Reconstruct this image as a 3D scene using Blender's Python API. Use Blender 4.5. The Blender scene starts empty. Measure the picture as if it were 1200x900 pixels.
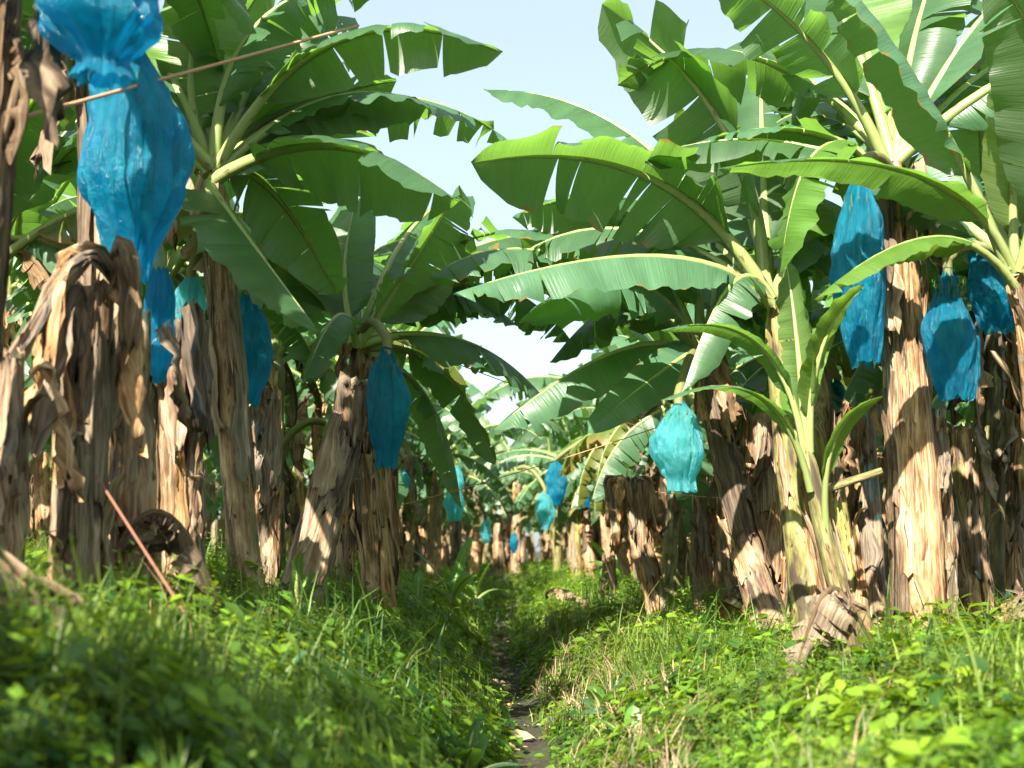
import bpy, math, random
import numpy as np
from mathutils import Vector, Matrix, Quaternion, noise as mnoise

sc = bpy.context.scene
R = math.radians
# ------------------------------------------------------------------ camera
F = 1500.0                      # focal length in photograph pixels (1200 x 900)
HOR = 645.0
PITCH = math.atan((HOR - 450.0) / F)
CAM = Vector((0, 0, 1.1))
cd = bpy.data.cameras.new('camera')
cam = bpy.data.objects.new('camera', cd)
sc.collection.objects.link(cam)
cam.location = CAM
cam.rotation_euler = (math.pi / 2 + PITCH, 0, 0)
cd.sensor_width = 36.0
cd.lens = 36.0 * F / 1200.0
cd.clip_start = 0.05
cd.clip_end = 2000
cd.dof.use_dof = True
cd.dof.focus_distance = 8.6
cd.dof.aperture_fstop = 2.0
sc.camera = cam
# ------------------------------------------------------------------ sky and sun
SUN_EL, SUN_AZ = 39.0, 200.0     # azimuth clockwise from +Y (behind the camera, to its left)
w = bpy.data.worlds.new('World'); sc.world = w; w.use_nodes = True
nt = w.node_tree; nt.nodes.clear()
so = nt.nodes.new('ShaderNodeOutputWorld'); bg = nt.nodes.new('ShaderNodeBackground')
sky = nt.nodes.new('ShaderNodeTexSky'); sky.sky_type = 'NISHITA'; sky.sun_disc = False
sky.sun_elevation = R(SUN_EL); sky.sun_rotation = R(SUN_AZ)
sky.air_density = 1.0; sky.dust_density = 2.2; sky.ozone_density = 1.2; sky.altitude = 0
bg.inputs['Strength'].default_value = 0.075
veil = nt.nodes.new('ShaderNodeMix'); veil.data_type = 'RGBA'      # thin even high haze over the whole sky
veil.inputs[0].default_value = .45; veil.inputs[7].default_value = (3.7, 4.2, 3.8, 1)
nt.links.new(sky.outputs[0], veil.inputs[6]); nt.links.new(veil.outputs[2], bg.inputs['Color']); nt.links.new(bg.outputs[0], so.inputs['Surface'])
sd = bpy.data.lights.new('sun', 'SUN'); sd.energy = 5.0; sd.angle = R(0.55); sd.color = (1.0, 0.91, 0.77)
sun = bpy.data.objects.new('sun', sd); sc.collection.objects.link(sun)
sv = Vector((math.sin(R(SUN_AZ)) * math.cos(R(SUN_EL)), math.cos(R(SUN_AZ)) * math.cos(R(SUN_EL)), math.sin(R(SUN_EL))))
sun.rotation_euler = sv.to_track_quat('Z', 'Y').to_euler(); sun.location = (0, 0, 30)
sc.view_settings.view_transform = 'Standard'; sc.view_settings.look = 'None'
sc.view_settings.gamma = 1.0; sc.view_settings.use_curve_mapping = False
sc.view_settings.exposure = 1.92
sc.render.engine = 'CYCLES'
cy = sc.cycles
cy.max_bounces = 8; cy.diffuse_bounces = 4; cy.glossy_bounces = 2; cy.transmission_bounces = 6
cy.transparent_max_bounces = 10; cy.use_denoising = True; cy.caustics_reflective = False; cy.caustics_refractive = False
cy.use_adaptive_sampling = True; cy.adaptive_threshold = 0.015
cy.sample_clamp_indirect = 6.0

Z = Vector((0, 0, 1))
def at(px, py, Y):
    """the point at forward distance Y that lies along this photograph pixel"""
    x = (px - 600.0) / F; u = (450.0 - py) / F
    c, s = math.cos(PITCH), math.sin(PITCH)
    d = Vector((x, c - u * s, s + u * c))
    return CAM + d * (Y / d.y)
def ss(a, b, x):
    t = min(1, max(0, (x - a) / (b - a))); return t * t * (3 - 2 * t)
LX = [0, .16, .30, .5, 1.0, 1.75, 2.6, 400]; LZ = [0, .01, .15, .35, .64, .86, .93, .93]
RX = [0, .16, .30, .5, 1.0, 1.6, 2.6, 400]; RZ = [0, .01, .12, .24, .39, .46, .49, .50]
def dcen(y): return 0.10 * math.sin(y * 0.33 + 0.4) * ss(3, 9, y) + 0.04 - 0.012 * max(0, y - 8)
def G(x, y):
    xx = x - dcen(y)
    if xx < 0:
        z = float(np.interp(-xx, LX, LZ)); far = .56
        k = ss(5, 24, y); top = .93
    else:
        z = float(np.interp(xx, RX, RZ)); far = .56
        k = ss(8, 24, y); top = .50
    z = z * (1 - k) + k * (z / top * (far - .16) + .16)
    e = ss(30, 36, y); z = z * (1 - e) + .56 * e
    z += .075 * mnoise.noise(Vector((x * .9, y * .7, 3.1))) + .025 * mnoise.noise(Vector((x * 2.6, y * 2.3, 8.7)))
    return z
C = sc.collection
# ------------------------------------------------------------------ mesh helpers
def mk(name, verts, faces, uvs=None, mats=(), midx=None, smooth=True):
    me = bpy.data.meshes.new(name)
    me.from_pydata([tuple(v) for v in verts], [], faces)
    if uvs is not None:
        ul = me.uv_layers.new(name='UVMap')
        li = np.empty(len(me.loops), np.int32); me.loops.foreach_get('vertex_index', li)
        ul.data.foreach_set('uv', np.asarray(uvs, np.float32)[li].ravel())
    for m in mats: me.materials.append(m)
    if midx is not None: me.polygons.foreach_set('material_index', np.asarray(midx, np.int32))
    me.polygons.foreach_set('use_smooth', np.full(len(me.polygons), smooth))
    me.update()
    return me
def ob(name, me, parent=None, mw=None, label=None, cat=None, group=None, kind=None):
    o = bpy.data.objects.new(name, me); C.objects.link(o)
    if parent is not None: o.parent = parent
    if mw is not None: o.matrix_local = mw
    if label: o['label'] = label
    if cat: o['category'] = cat
    if group: o['group'] = group
    if kind: o['kind'] = kind
    return o
def thing(name, loc, label, cat, group=None, rz=0, s=1):
    o = ob(name, None, None, Matrix.Translation(loc) @ Matrix.Rotation(rz, 4, 'Z') @ Matrix.Diagonal((s, s, s, 1)), label, cat, group)
    o.empty_display_size = .2
    return o
class Geo:
    def __init__(self): self.v, self.f, self.uv, self.m = [], [], [], []
    def grid(self, pts, uvs, mat=0, closed=False):
        """rows of points (list of lists, equal length)"""
        b = len(self.v); n = len(pts); k = len(pts[0])
        for r, u in zip(pts, uvs): self.v.extend(r); self.uv.extend(u)
        for j in range(n - 1):
            for i in range(k if closed else k - 1):
                i2 = (i + 1) % k
                self.f.append((b + j * k + i, b + j * k + i2, b + (j + 1) * k + i2, b + (j + 1) * k + i)); self.m.append(mat)
    def fan(self, ring, c, uv, mat=0):
        b = len(self.v); self.v.extend(ring); self.v.append(c); self.uv.extend([uv] * (len(ring) + 1))
        for i in range(len(ring)): self.f.append((b + i, b + (i + 1) % len(ring), b + len(ring))); self.m.append(mat)
    def mesh(self, name, mats, smooth=True): return mk(name, self.v, self.f, self.uv, mats, self.m, smooth)
def bez(B, M, T, t):
    Cc = M * 2 - (B + T) * .5
    return B * (1 - t) ** 2 + Cc * (2 * t * (1 - t)) + T * t * t
def tube(g, path, rad, k=6, mat=0):
    rows, uvs = [], []; L = 0
    ref = None
    for j, p in enumerate(path):
        a = path[max(0, j - 1)]; b = path[min(len(path) - 1, j + 1)]
        T = (b - a).normalized()
        if ref is None: ref = T.orthogonal().normalized()
        ref = (ref - T * ref.dot(T)).normalized(); s = T.cross(ref)
        if j: L += (p - path[j - 1]).length
        r = rad[j] if hasattr(rad, '__len__') else rad
        rows.append([p + (ref * math.cos(2 * math.pi * i / k) + s * math.sin(2 * math.pi * i / k)) * r for i in range(k)])
        uvs.append([(i / k, L) for i in range(k)])
    g.grid(rows, uvs, mat, True)
    g.fan(rows[-1], path[-1], (.5, L), mat); g.fan(rows[0][::-1], path[0], (.5, 0), mat)
# ------------------------------------------------------------------ materials
class NM:
    def __init__(self, name):
        self.m = bpy.data.materials.new(name); self.m.use_nodes = True; self.t = self.m.node_tree; self.t.nodes.clear()
    def n(self, typ, **kw):
        x = self.t.nodes.new('ShaderNode' + typ)
        for k, v in kw.items():
            if k.startswith('i_'):
                key = k[2:]; key = int(key) if key.isdigit() else key.replace('_', ' ')
                x.inputs[key].default_value = v
            else: setattr(x, k, v)
        return x
    def l(self, a, b): self.t.links.new(a, b)
    def math(self, op, a, b=None, clamp=False):
        x = self.n('Math', operation=op, use_clamp=clamp)
        for i, q in enumerate((a, b)):
            if q is None: continue
            if isinstance(q, (int, float)): x.inputs[i].default_value = q
            else: self.l(q, x.inputs[i])
        return x.outputs[0]
    def mix(self, f, a, b):
        x = self.n('Mix', data_type='RGBA')
        for i, q in ((0, f), (6, a), (7, b)):
            if isinstance(q, (int, float)): x.inputs[i].default_value = q
            elif isinstance(q, tuple): x.inputs[i].default_value = (*q, 1)
            else: self.l(q, x.inputs[i])
        return x.outputs[2]
    def ramp(self, f, stops):
        x = self.n('ValToRGB'); e = x.color_ramp.elements
        while len(e) < len(stops): e.new(.5)
        for q, (p, c) in zip(e, stops): q.position = p; q.color = (*c, 1)
        self.l(f, x.inputs[0]); return x.outputs[0]
    def noise(self, vec, scale, detail=3, rough=.55):
        x = self.n('TexNoise', i_Scale=scale, i_Detail=detail, i_Roughness=rough)
        if vec is not None: self.l(vec, x.inputs['Vector'])
        return x.outputs['Fac']
    def mapv(self, src, scale, loc=(0, 0, 0)):
        x = self.n('Mapping'); x.inputs['Scale'].default_value = scale; x.inputs['Location'].default_value = loc
        self.l(src, x.inputs[0]); return x.outputs[0]
    def jitter(self, uv):
        """shift texture coordinates per object so copies differ"""
        oi = self.n('ObjectInfo'); s = self.n('CombineXYZ'); self.l(oi.outputs['Random'], s.inputs[2])
        m = self.n('VectorMath', operation='MULTIPLY_ADD'); self.l(s.outputs[0], m.inputs[0])
        m.inputs[1].default_value = (0, 0, 50); self.l(uv, m.inputs[2]); return m.outputs[0], oi.outputs['Random']
    def hsv(self, col, h=None, s=None, v=None):
        x = self.n('HueSaturation')
        for k, q in (('Hue', h), ('Saturation', s), ('Value', v)):
            if q is None: continue
            if isinstance(q, (int, float)): x.inputs[k].default_value = q
            else: self.l(q, x.inputs[k])
        self.l(col, x.inputs['Color']); return x.outputs[0]
    def rng(self, v, a, b):
        x = self.n('MapRange'); self.l(v, x.inputs[0]); x.inputs[3].default_value = a; x.inputs[4].default_value = b; return x.outputs[0]
    def sstep(self, v, a, b):
        x = self.n('MapRange', interpolation_type='SMOOTHSTEP'); self.l(v, x.inputs[0]); x.inputs[1].default_value = a; x.inputs[2].default_value = b; return x.outputs[0]
    def bump(self, h, strength, dist):
        x = self.n('Bump', i_Strength=strength, i_Distance=dist); self.l(h, x.inputs['Height']); return x.outputs[0]
    def out(self, sh):
        o = self.n('OutputMaterial'); self.l(sh, o.inputs['Surface']); return self.m
def thin(nm, col, tcol, rough, fac, nrm=None, spec=.5):
    p = nm.n('BsdfPrincipled', i_Roughness=rough); p.inputs['Specular IOR Level'].default_value = spec
    t = nm.n('BsdfTranslucent'); x = nm.n('MixShader', i_0=fac)
    for c, s in ((col, p.inputs['Base Color']), (tcol, t.inputs['Color'])):
        if isinstance(c, tuple): s.default_value = (*c, 1)
        else: nm.l(c, s)
    if nrm is not None: nm.l(nrm, p.inputs['Normal']); nm.l(nrm, t.inputs['Normal'])
    nm.l(p.outputs[0], x.inputs[1]); nm.l(t.outputs[0], x.inputs[2])
    return x.outputs[0]
def mat_leaf(name, dark, lite, under, trans, edge=.95, rough=.36):
    nm = NM(name); tc = nm.n('TexCoord'); v, rnd = nm.jitter(tc.outputs['UV'])
    sep = nm.n('SeparateXYZ'); nm.l(tc.outputs['UV'], sep.inputs[0])
    st = nm.noise(nm.mapv(v, (1.2, 34, 1)), 1, 3)
    big = nm.noise(nm.mapv(v, (1.5, 2.2, 1)), 1, 2)
    top = nm.mix(nm.math('ADD', nm.math('MULTIPLY', st, .55), nm.math('MULTIPLY', big, .45)), dark, lite)
    band = nm.noise(nm.mapv(v, (.5, 8, 1), (2, 5, 0)), 1, 2)
    top = nm.hsv(top, None, None, nm.rng(band, .55, 1.45))
    geo = nm.n('NewGeometry')
    col = nm.mix(geo.outputs['Backfacing'], top, nm.mix(st, under, tuple(c * .8 for c in under)))
    col = nm.hsv(col, nm.rng(rnd, .475, .515), None, nm.rng(rnd, .65, 1.25))
    # dry, yellowing margin
    en = nm.noise(nm.mapv(v, (2, 7, 1)), 1, 3)
    ed = nm.sstep(nm.math('ADD', sep.outputs[0], nm.math('MULTIPLY', nm.math('SUBTRACT', en, .5), .7)), edge, edge + .12)
    ed = nm.math('MULTIPLY', ed, nm.math('GREATER_THAN', rnd, .45))
    col = nm.mix(ed, col, (.25, .17, .05))
    tr = nm.mix(ed, nm.mix(st, trans, tuple(c * .75 for c in trans)), (.3, .2, .04))
    vein = nm.noise(nm.mapv(v, (.6, 90, 1)), 1, 2)
    h = nm.math('ADD', nm.math('MULTIPLY', vein, .6), nm.math('MULTIPLY', big, .8))
    return nm.out(thin(nm, col, tr, rough, .48, nm.bump(h, .85, .008), .7))
M = {}
M['leaf'] = mat_leaf('banana_leaf', (.048, .135, .062), (.105, .215, .115), (.09, .165, .085), (.22, .46, .06))
M['leaf_young'] = mat_leaf('young_banana_leaf', (.07, .19, .03), (.13, .29, .05), (.14, .25, .07), (.27, .47, .04), 1.02, .38)
M['leaf_old'] = mat_leaf('yellowing_banana_leaf', (.08, .14, .03), (.17, .19, .03), (.13, .16, .05), (.34, .36, .02), .72)
def mat_rib():
    nm = NM('leaf_midrib'); tc = nm.n('TexCoord'); v, rnd = nm.jitter(tc.outputs['UV'])
    c = nm.mix(nm.noise(nm.mapv(v, (6, 2, 1)), 1), (.16, .24, .06), (.34, .38, .16))
    c = nm.mix(nm.sstep(nm.noise(nm.mapv(v, (3, 5, 1)), 2), .6, .72), c, (.14, .09, .04))
    p = nm.n('BsdfPrincipled', i_Roughness=.42); nm.l(c, p.inputs['Base Color']); return nm.out(p.outputs[0])
M['rib'] = mat_rib()
def mat_stem(name, stops, patch, pth=.56):
    nm = NM(name); tc = nm.n('TexCoord'); v, rnd = nm.jitter(tc.outputs['UV'])
    fib = nm.noise(nm.mapv(v, (34, 1.5, 1)), 1, 5, .6)
    blot = nm.noise(nm.mapv(v, (9, 4.5, 1)), 1, 5, .65)
    c = nm.ramp(nm.math('ADD', nm.math('MULTIPLY', fib, .38), nm.math('MULTIPLY', blot, .62)), stops)
    c = nm.mix(nm.math('MULTIPLY', nm.sstep(nm.noise(nm.mapv(v, (4, 1.1, 1), (7, 3, 0)), 1, 3), pth, pth + .12), .85), c, patch)
    sp = nm.noise(nm.mapv(v, (26, 11, 1), (3, 9, 0)), 1, 3)
    c = nm.mix(nm.sstep(sp, .60, .68), c, (.035, .022, .014))
    c = nm.mix(nm.math('MULTIPLY', nm.sstep(nm.noise(nm.mapv(v, (6, 1.7, 1), (11, 2, 0)), 1, 4, .6), .54, .63), .85), c, (.045, .028, .024))
    c = nm.hsv(c, None, nm.rng(rnd, .8, 1.1), nm.rng(rnd, .75, 1.2))
    h = nm.math('ADD', fib, nm.math('MULTIPLY', blot, .7))
    p = nm.n('BsdfPrincipled', i_Roughness=.6); nm.l(c, p.inputs['Base Color']); nm.l(nm.bump(h, .6, .014), p.inputs['Normal'])
    p.inputs['Specular IOR Level'].default_value = .35
    return nm.out(p.outputs[0])
M['stem'] = mat_stem('pseudostem_brown', [(.34, (.035, .019, .010)), (.44, (.17, .085, .038)), (.53, (.40, .25, .13)), (.66, (.70, .52, .34))], (.20, .19, .06))
M['stem_green'] = mat_stem('pseudostem_olive', [(.34, (.05, .03, .016)), (.44, (.13, .115, .035)), (.55, (.24, .235, .08)), (.68, (.44, .40, .19))], (.12, .065, .03), .6)
M['stem_grey'] = mat_stem('pseudostem_grey', [(.34, (.05, .034, .022)), (.44, (.17, .115, .065)), (.55, (.33, .245, .15)), (.67, (.54, .42, .28))], (.12, .12, .06), .62)
def mat_dry(name, stops, fac=.18):
    nm = NM(name); tc = nm.n('TexCoord'); v, rnd = nm.jitter(tc.outputs['UV'])
    fib = nm.noise(nm.mapv(v, (32, 2.2, 1)), 1, 5, .62); blot = nm.noise(nm.mapv(v, (9, 5, 1)), 1, 3)
    c = nm.ramp(nm.math('ADD', nm.math('MULTIPLY', fib, .6), nm.math('MULTIPLY', blot, .4)), stops)
    c = nm.hsv(c, None, nm.rng(rnd, .75, 1.1), nm.rng(rnd, .7, 1.25))
    return nm.out(thin(nm, c, c, .68, fac, nm.bump(nm.math('ADD', fib, blot), .8, .015), .35))
M['dry'] = mat_dry('dry_sheath_fibre', [(.33, (.05, .026, .012)), (.43, (.23, .12, .052)), (.53, (.48, .31, .165)), (.66, (.74, .57, .38))])
M['dry_dark'] = mat_dry('dry_leaf_brown', [(.33, (.025, .016, .010)), (.44, (.10, .062, .034)), (.55, (.22, .15, .085)), (.68, (.42, .31, .20))])
M['dry_grey'] = mat_dry('dry_leaf_grey', [(.33, (.06, .044, .03)), (.44, (.18, .13, .085)), (.55, (.33, .26, .175)), (.68, (.54, .45, .33))])
def mat_cut():
    nm = NM('cut_pith'); tc = nm.n('TexCoord')
    c = nm.ramp(nm.noise(tc.outputs['Object'], 22, 4), [(.3, (.10, .06, .03)), (.7, (.38, .28, .16))])
    p = nm.n('BsdfPrincipled', i_Roughness=.8); nm.l(c, p.inputs['Base Color']); return nm.out(p.outputs[0])
M['cut'] = mat_cut()
def mat_bag(name, a, b, clear):
    nm = NM(name); tc = nm.n('TexCoord'); v, rnd = nm.jitter(tc.outputs['UV'])
    wr = nm.noise(nm.mapv(v, (26, 1.5, 1)), 1, 5, .65); wr2 = nm.noise(nm.mapv(v, (7, 5.5, 1)), 1.6, 5, .68)
    c = nm.mix(nm.sstep(wr2, .3, .7), a, b)
    nb = nm.bump(nm.math('ADD', wr, nm.math('MULTIPLY', wr2, 1.1)), .95, .04)
    s = thin(nm, c, nm.mix(.5, b, tuple(min(1, q * 1.3) for q in b)), .17, .62, nb, .9)
    tp = nm.n('BsdfTransparent'); tp.inputs[0].default_value = (*[min(1, q * 1.2 + .12) for q in b], 1)
    x = nm.n('MixShader', i_0=clear); nm.l(s, x.inputs[1]); nm.l(tp.outputs[0], x.inputs[2])
    return nm.out(x.outputs[0])
M['bag'] = mat_bag('blue_polythene', (.004, .215, .42), (.014, .46, .70), .30)
M['bag_pale'] = mat_bag('pale_turquoise_polythene', (.22, .72, .78), (.45, .93, .95), .26)
M['bag_teal'] = mat_bag('turquoise_polythene', (.08, .52, .68), (.25, .80, .92), .30)
def flat(name, c, rough=.6, spec=.4):
    nm = NM(name); tc = nm.n('TexCoord')
    k = nm.mix(nm.noise(tc.outputs['Object'], 9, 3), tuple(q * .75 for q in c), tuple(q * 1.2 for q in c))
    p = nm.n('BsdfPrincipled', i_Roughness=rough); p.inputs['Specular IOR Level'].default_value = spec
    nm.l(k, p.inputs['Base Color']); return nm.out(p.outputs[0])
M['fruit'] = flat('green_bananas', (.09, .17, .03)); M['stalk'] = flat('bunch_stalk', (.14, .15, .05))
M['twine'] = flat('orange_twine', (.46, .26, .15)); M['stick'] = flat('reddish_stick', (.22, .09, .06))
def mat_weed(name, dark, lite, trans, rough=.5, fac=.38):
    nm = NM(name); a = nm.n('Attribute', attribute_name='tint'); tc = nm.n('TexCoord')
    c = nm.mix(a.outputs['Fac'], dark, lite)
    big = nm.noise(tc.outputs['Object'], 1.1, 2)
    c = nm.hsv(c, nm.rng(big, .44, .54), None, nm.rng(a.outputs['Fac'], .75, 1.25))
    t = nm.hsv(nm.mix(a.outputs['Fac'], tuple(q * .7 for q in trans), trans), nm.rng(big, .48, .52))
    return nm.out(thin(nm, c, t, rough, fac, None, .45))
M['weed'] = mat_weed('broadleaf_weeds', (.014, .075, .018), (.15, .29, .018), (.32, .50, .015))
M['grass'] = mat_weed('grass_blades', (.03, .10, .018), (.19, .29, .045), (.30, .43, .03))
M['straw'] = mat_weed('dry_straw', (.16, .11, .05), (.48, .38, .23), (.4, .3, .15), .7, .2)
def mat_ground():
    nm = NM('leafy_soil'); tc = nm.n('TexCoord'); o = tc.outputs['Object']
    a = nm.noise(o, 2.2, 5); b = nm.noise(o, 22, 5, .7)
    c = nm.ramp(b, [(.3, (.010, .007, .005)), (.5, (.026, .018, .011)), (.68, (.06, .042, .025))])
    g = nm.ramp(b, [(.3, (.015, .035, .01)), (.6, (.045, .09, .02)), (.75, (.09, .13, .03))])
    c = nm.mix(nm.math('MULTIPLY', nm.sstep(a, .45, .62), .5), c, g)
    p = nm.n('BsdfPrincipled', i_Roughness=.9); nm.l(c, p.inputs['Base Color'])
    nm.l(nm.bump(nm.math('ADD', a, b), .9, .05), p.inputs['Normal']); return nm.out(p.outputs[0])
M['ground'] = mat_ground()
# ------------------------------------------------------------------ ground
def ground():
    xs = np.concatenate([[-400, -160, -70, -35, -20, -12, -8], np.arange(-6, 6.01, .1), [8, 12, 20, 35, 70, 160, 400]])
    ys = np.concatenate([[-120, -50, -25, -12, -6], np.arange(-3, 16, .12), np.arange(16, 40, .4), [44, 50, 60, 75, 100, 160, 300, 700]])
    v = [(x, y, G(x, y)) for y in ys for x in xs]; k = len(xs)
    f = [(j * k + i, j * k + i + 1, (j + 1) * k + i + 1, (j + 1) * k + i) for j in range(len(ys) - 1) for i in range(k - 1)]
    ob('ground', mk('ground', v, f, None, (M['ground'],)), kind='structure')
ground()
# ------------------------------------------------------------------ banana leaf
def leaf_geo(curve, S0, W, rnd, petiole=.15, fold=.25, curl=.5, tears=8, torn=.35, roll=0, rows=30, nc=4, wave=.03, dry=0, fold2=None):
    """curve(t) -> Vector. Returns (blade Geo, rib Geo)."""
    L = sum((curve((i + 1) / 20) - curve(i / 20)).length for i in range(20))
    def frame(t):
        p = curve(t); T = (curve(min(1, t + .01)) - curve(max(0, t - .01))).normalized()
        S = (S0 - T * S0.dot(T)).normalized(); N = S.cross(T)
        q = Quaternion(T, roll * ss(petiole * .6, petiole * 1.6, t))
        return p, T, q @ S, q @ N
    def half(s):
        return W * .5 * (1 - math.exp(-s * 13)) ** .8 * max(0, 1 - s ** 4.6) ** .6
    g = Geo()
    seed = rnd.random() * 100
    for h in (-1, 1):
        cuts = sorted(rnd.uniform(.05, .97) for _ in range(tears))
        cuts = [0] + [c for i, c in enumerate(cuts) if i == 0 or c - cuts[i - 1] > .018] + [1]
        f0 = fold if (h < 0 or fold2 is None) else fold2
        for a, b in zip(cuts[:-1], cuts[1:]):
            n = max(2, int(round((b - a) * rows)))
            dphi = rnd.gauss(0, torn) if a > 0 or b < 1 else 0
            deep = rnd.choice((0, 0, .25, .5))        # how far in the tear starts from the rib
            ctw = rnd.gauss(0, torn * .5)
            gf = rnd.choice((0, .004, .008, .018, .034))
            lng = rnd.uniform(.82, 1.04) if dry == 0 else rnd.uniform(.6, 1.1)
            rr, uu = [], []
            for j in range(n + 1):
                q = j / n; s = a + (b - a) * q; t = petiole + (1 - petiole) * s
                p, T, S, N = frame(t); w_ = half(s) * lng
                row, ur = [], []
                x = 0; y = 0
                for i in range(nc + 1):
                    u = i / nc
                    if i:
                        k = max(0, (u - deep) / (1 - deep))
                        phi = f0 + curl * u + dphi * k + ctw * (q - .5) * k
                        phi += dry * .8 * mnoise.noise(Vector((u * 2.5, s * 9, seed + h)))
                        x += math.cos(phi) * w_ / nc; y += math.sin(phi) * w_ / nc
                    ed = wave * min(1, W / .55) ** 1.5 * u ** 1.4 * (mnoise.noise(Vector((s * 11, h * 3, seed))) + .5 * mnoise.noise(Vector((s * 31, h * 5, seed)))) * 2
                    gap = (.5 - q) * gf * L * u * (1 if (0 < a or q > .5) and (b < 1 or q < .5) else 0)
                    row.append(p + S * (h * x) - N * (y - .004) + N * ed + T * (gap + .22 * w_ * u * (1 - s) ** .5))
                    ur.append((u, t * L))
                rr.append(row); uu.append(ur)
            if h > 0: rr = [r[::-1] for r in rr]; uu = [r[::-1] for r in uu]
            rr = [r[::-1] for r in rr]; uu = [r[::-1] for r in uu]
            g.grid(rr, uu, 0)
    rg = Geo(); k = 14
    path, rad = [], []
    for i in range(k + 1):
        t = i / k * .985; p, T, S, N = frame(t)
        path.append(p - N * (.010 * (1 - t)) * (W / .6)); rad.append((.034 * (1 - t) ** 1.1 + .004) * (.45 + .55 * W / .65))
    tube(rg, path, rad, 6, 0)
    return g, rg
def merged(name, g, rg, mats):
    b = len(g.v); g.v += rg.v; g.uv += rg.uv; g.f += [tuple(i + b for i in f) for f in rg.f]; g.m += [1] * len(rg.f)
    return g.mesh(name, mats)
def arc_curve(L, e0, droop, pw=1.5, side=0):
    """a midrib in the local x(out) z(up) plane, starting at angle e0 and bending down by droop"""
    pts = [Vector((0, 0, 0))]; n = 40
    for i in range(n):
        s = (i + .5) / n; th = e0 - droop * s ** pw; ph = side * s * s
        pts.append(pts[-1] + Vector((math.cos(th) * math.cos(ph), math.cos(th) * math.sin(ph), math.sin(th))) * (L / n))
    def f(t):
        x = t * n; i = min(n - 1, int(x)); return pts[i].lerp(pts[i + 1], x - i)
    return f
PL = []          # leaf prototypes: (full blade, rib, merged low), sorted from upright to drooping
rp = random.Random(5)
for i in range(24):       # the last eight hang low beside the stem
    a = min(1, i / 15)
    e0 = R(80 - 48 * a + rp.uniform(-6, 6)); dr = R(38 + 62 * a + rp.uniform(-12, 14))
    if i > 15: e0 = R(rp.uniform(-5, 35)); dr = R(rp.uniform(70, 110))
    L = rp.uniform(2.0, 2.5); W = rp.uniform(.58, .76)
    cv = arc_curve(L, e0, dr, rp.uniform(1.2, 2.0) if i < 16 else rp.uniform(.5, .9), rp.uniform(-.35, .35))
    kw = dict(petiole=rp.uniform(.12, .18), fold=rp.uniform(-.25, .35) + .5 * a, curl=rp.uniform(.2, .8), tears=int(6 + 11 * a + rp.randint(0, 5)),
              torn=.2 + .25 * a, roll=rp.uniform(-.45, .45), wave=.035)
    mt = M['leaf_young'] if a < .12 else M['leaf']
    if i in (15, 20): mt = M['leaf_old']
    g, rg = leaf_geo(cv, Vector((0, -1, 0)), W, random.Random(100 + i), rows=24, nc=3, **kw)
    full = g.mesh('leaf', (mt,)); rib = rg.mesh('midrib', (M['rib'],))
    g2, rg2 = leaf_geo(cv, Vector((0, -1, 0)), W, random.Random(100 + i), rows=15, nc=2, **kw)
    low = merged('leaf', g2, rg2, (mt, M['rib']))
    PL.append((full, rib, low))
PD = []          # hanging dry leaves
for i in range(6):
    cv = arc_curve(rp.uniform(1.0, 1.5), R(rp.uniform(-5, 45)), R(rp.uniform(110, 150)), .55, rp.uniform(-.4, .4))
    g, rg = leaf_geo(cv, Vector((0, -1, 0)), rp.uniform(.3, .45), random.Random(300 + i), petiole=.22, fold=1.15, curl=.5, tears=9, torn=.3, rows=20, nc=3, wave=.05, dry=1)
    PD.append(merged('dry_leaf', g, rg, (M[('dry', 'dry_dark', 'dry_grey')[i % 3]], M['dry_dark'])))
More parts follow.
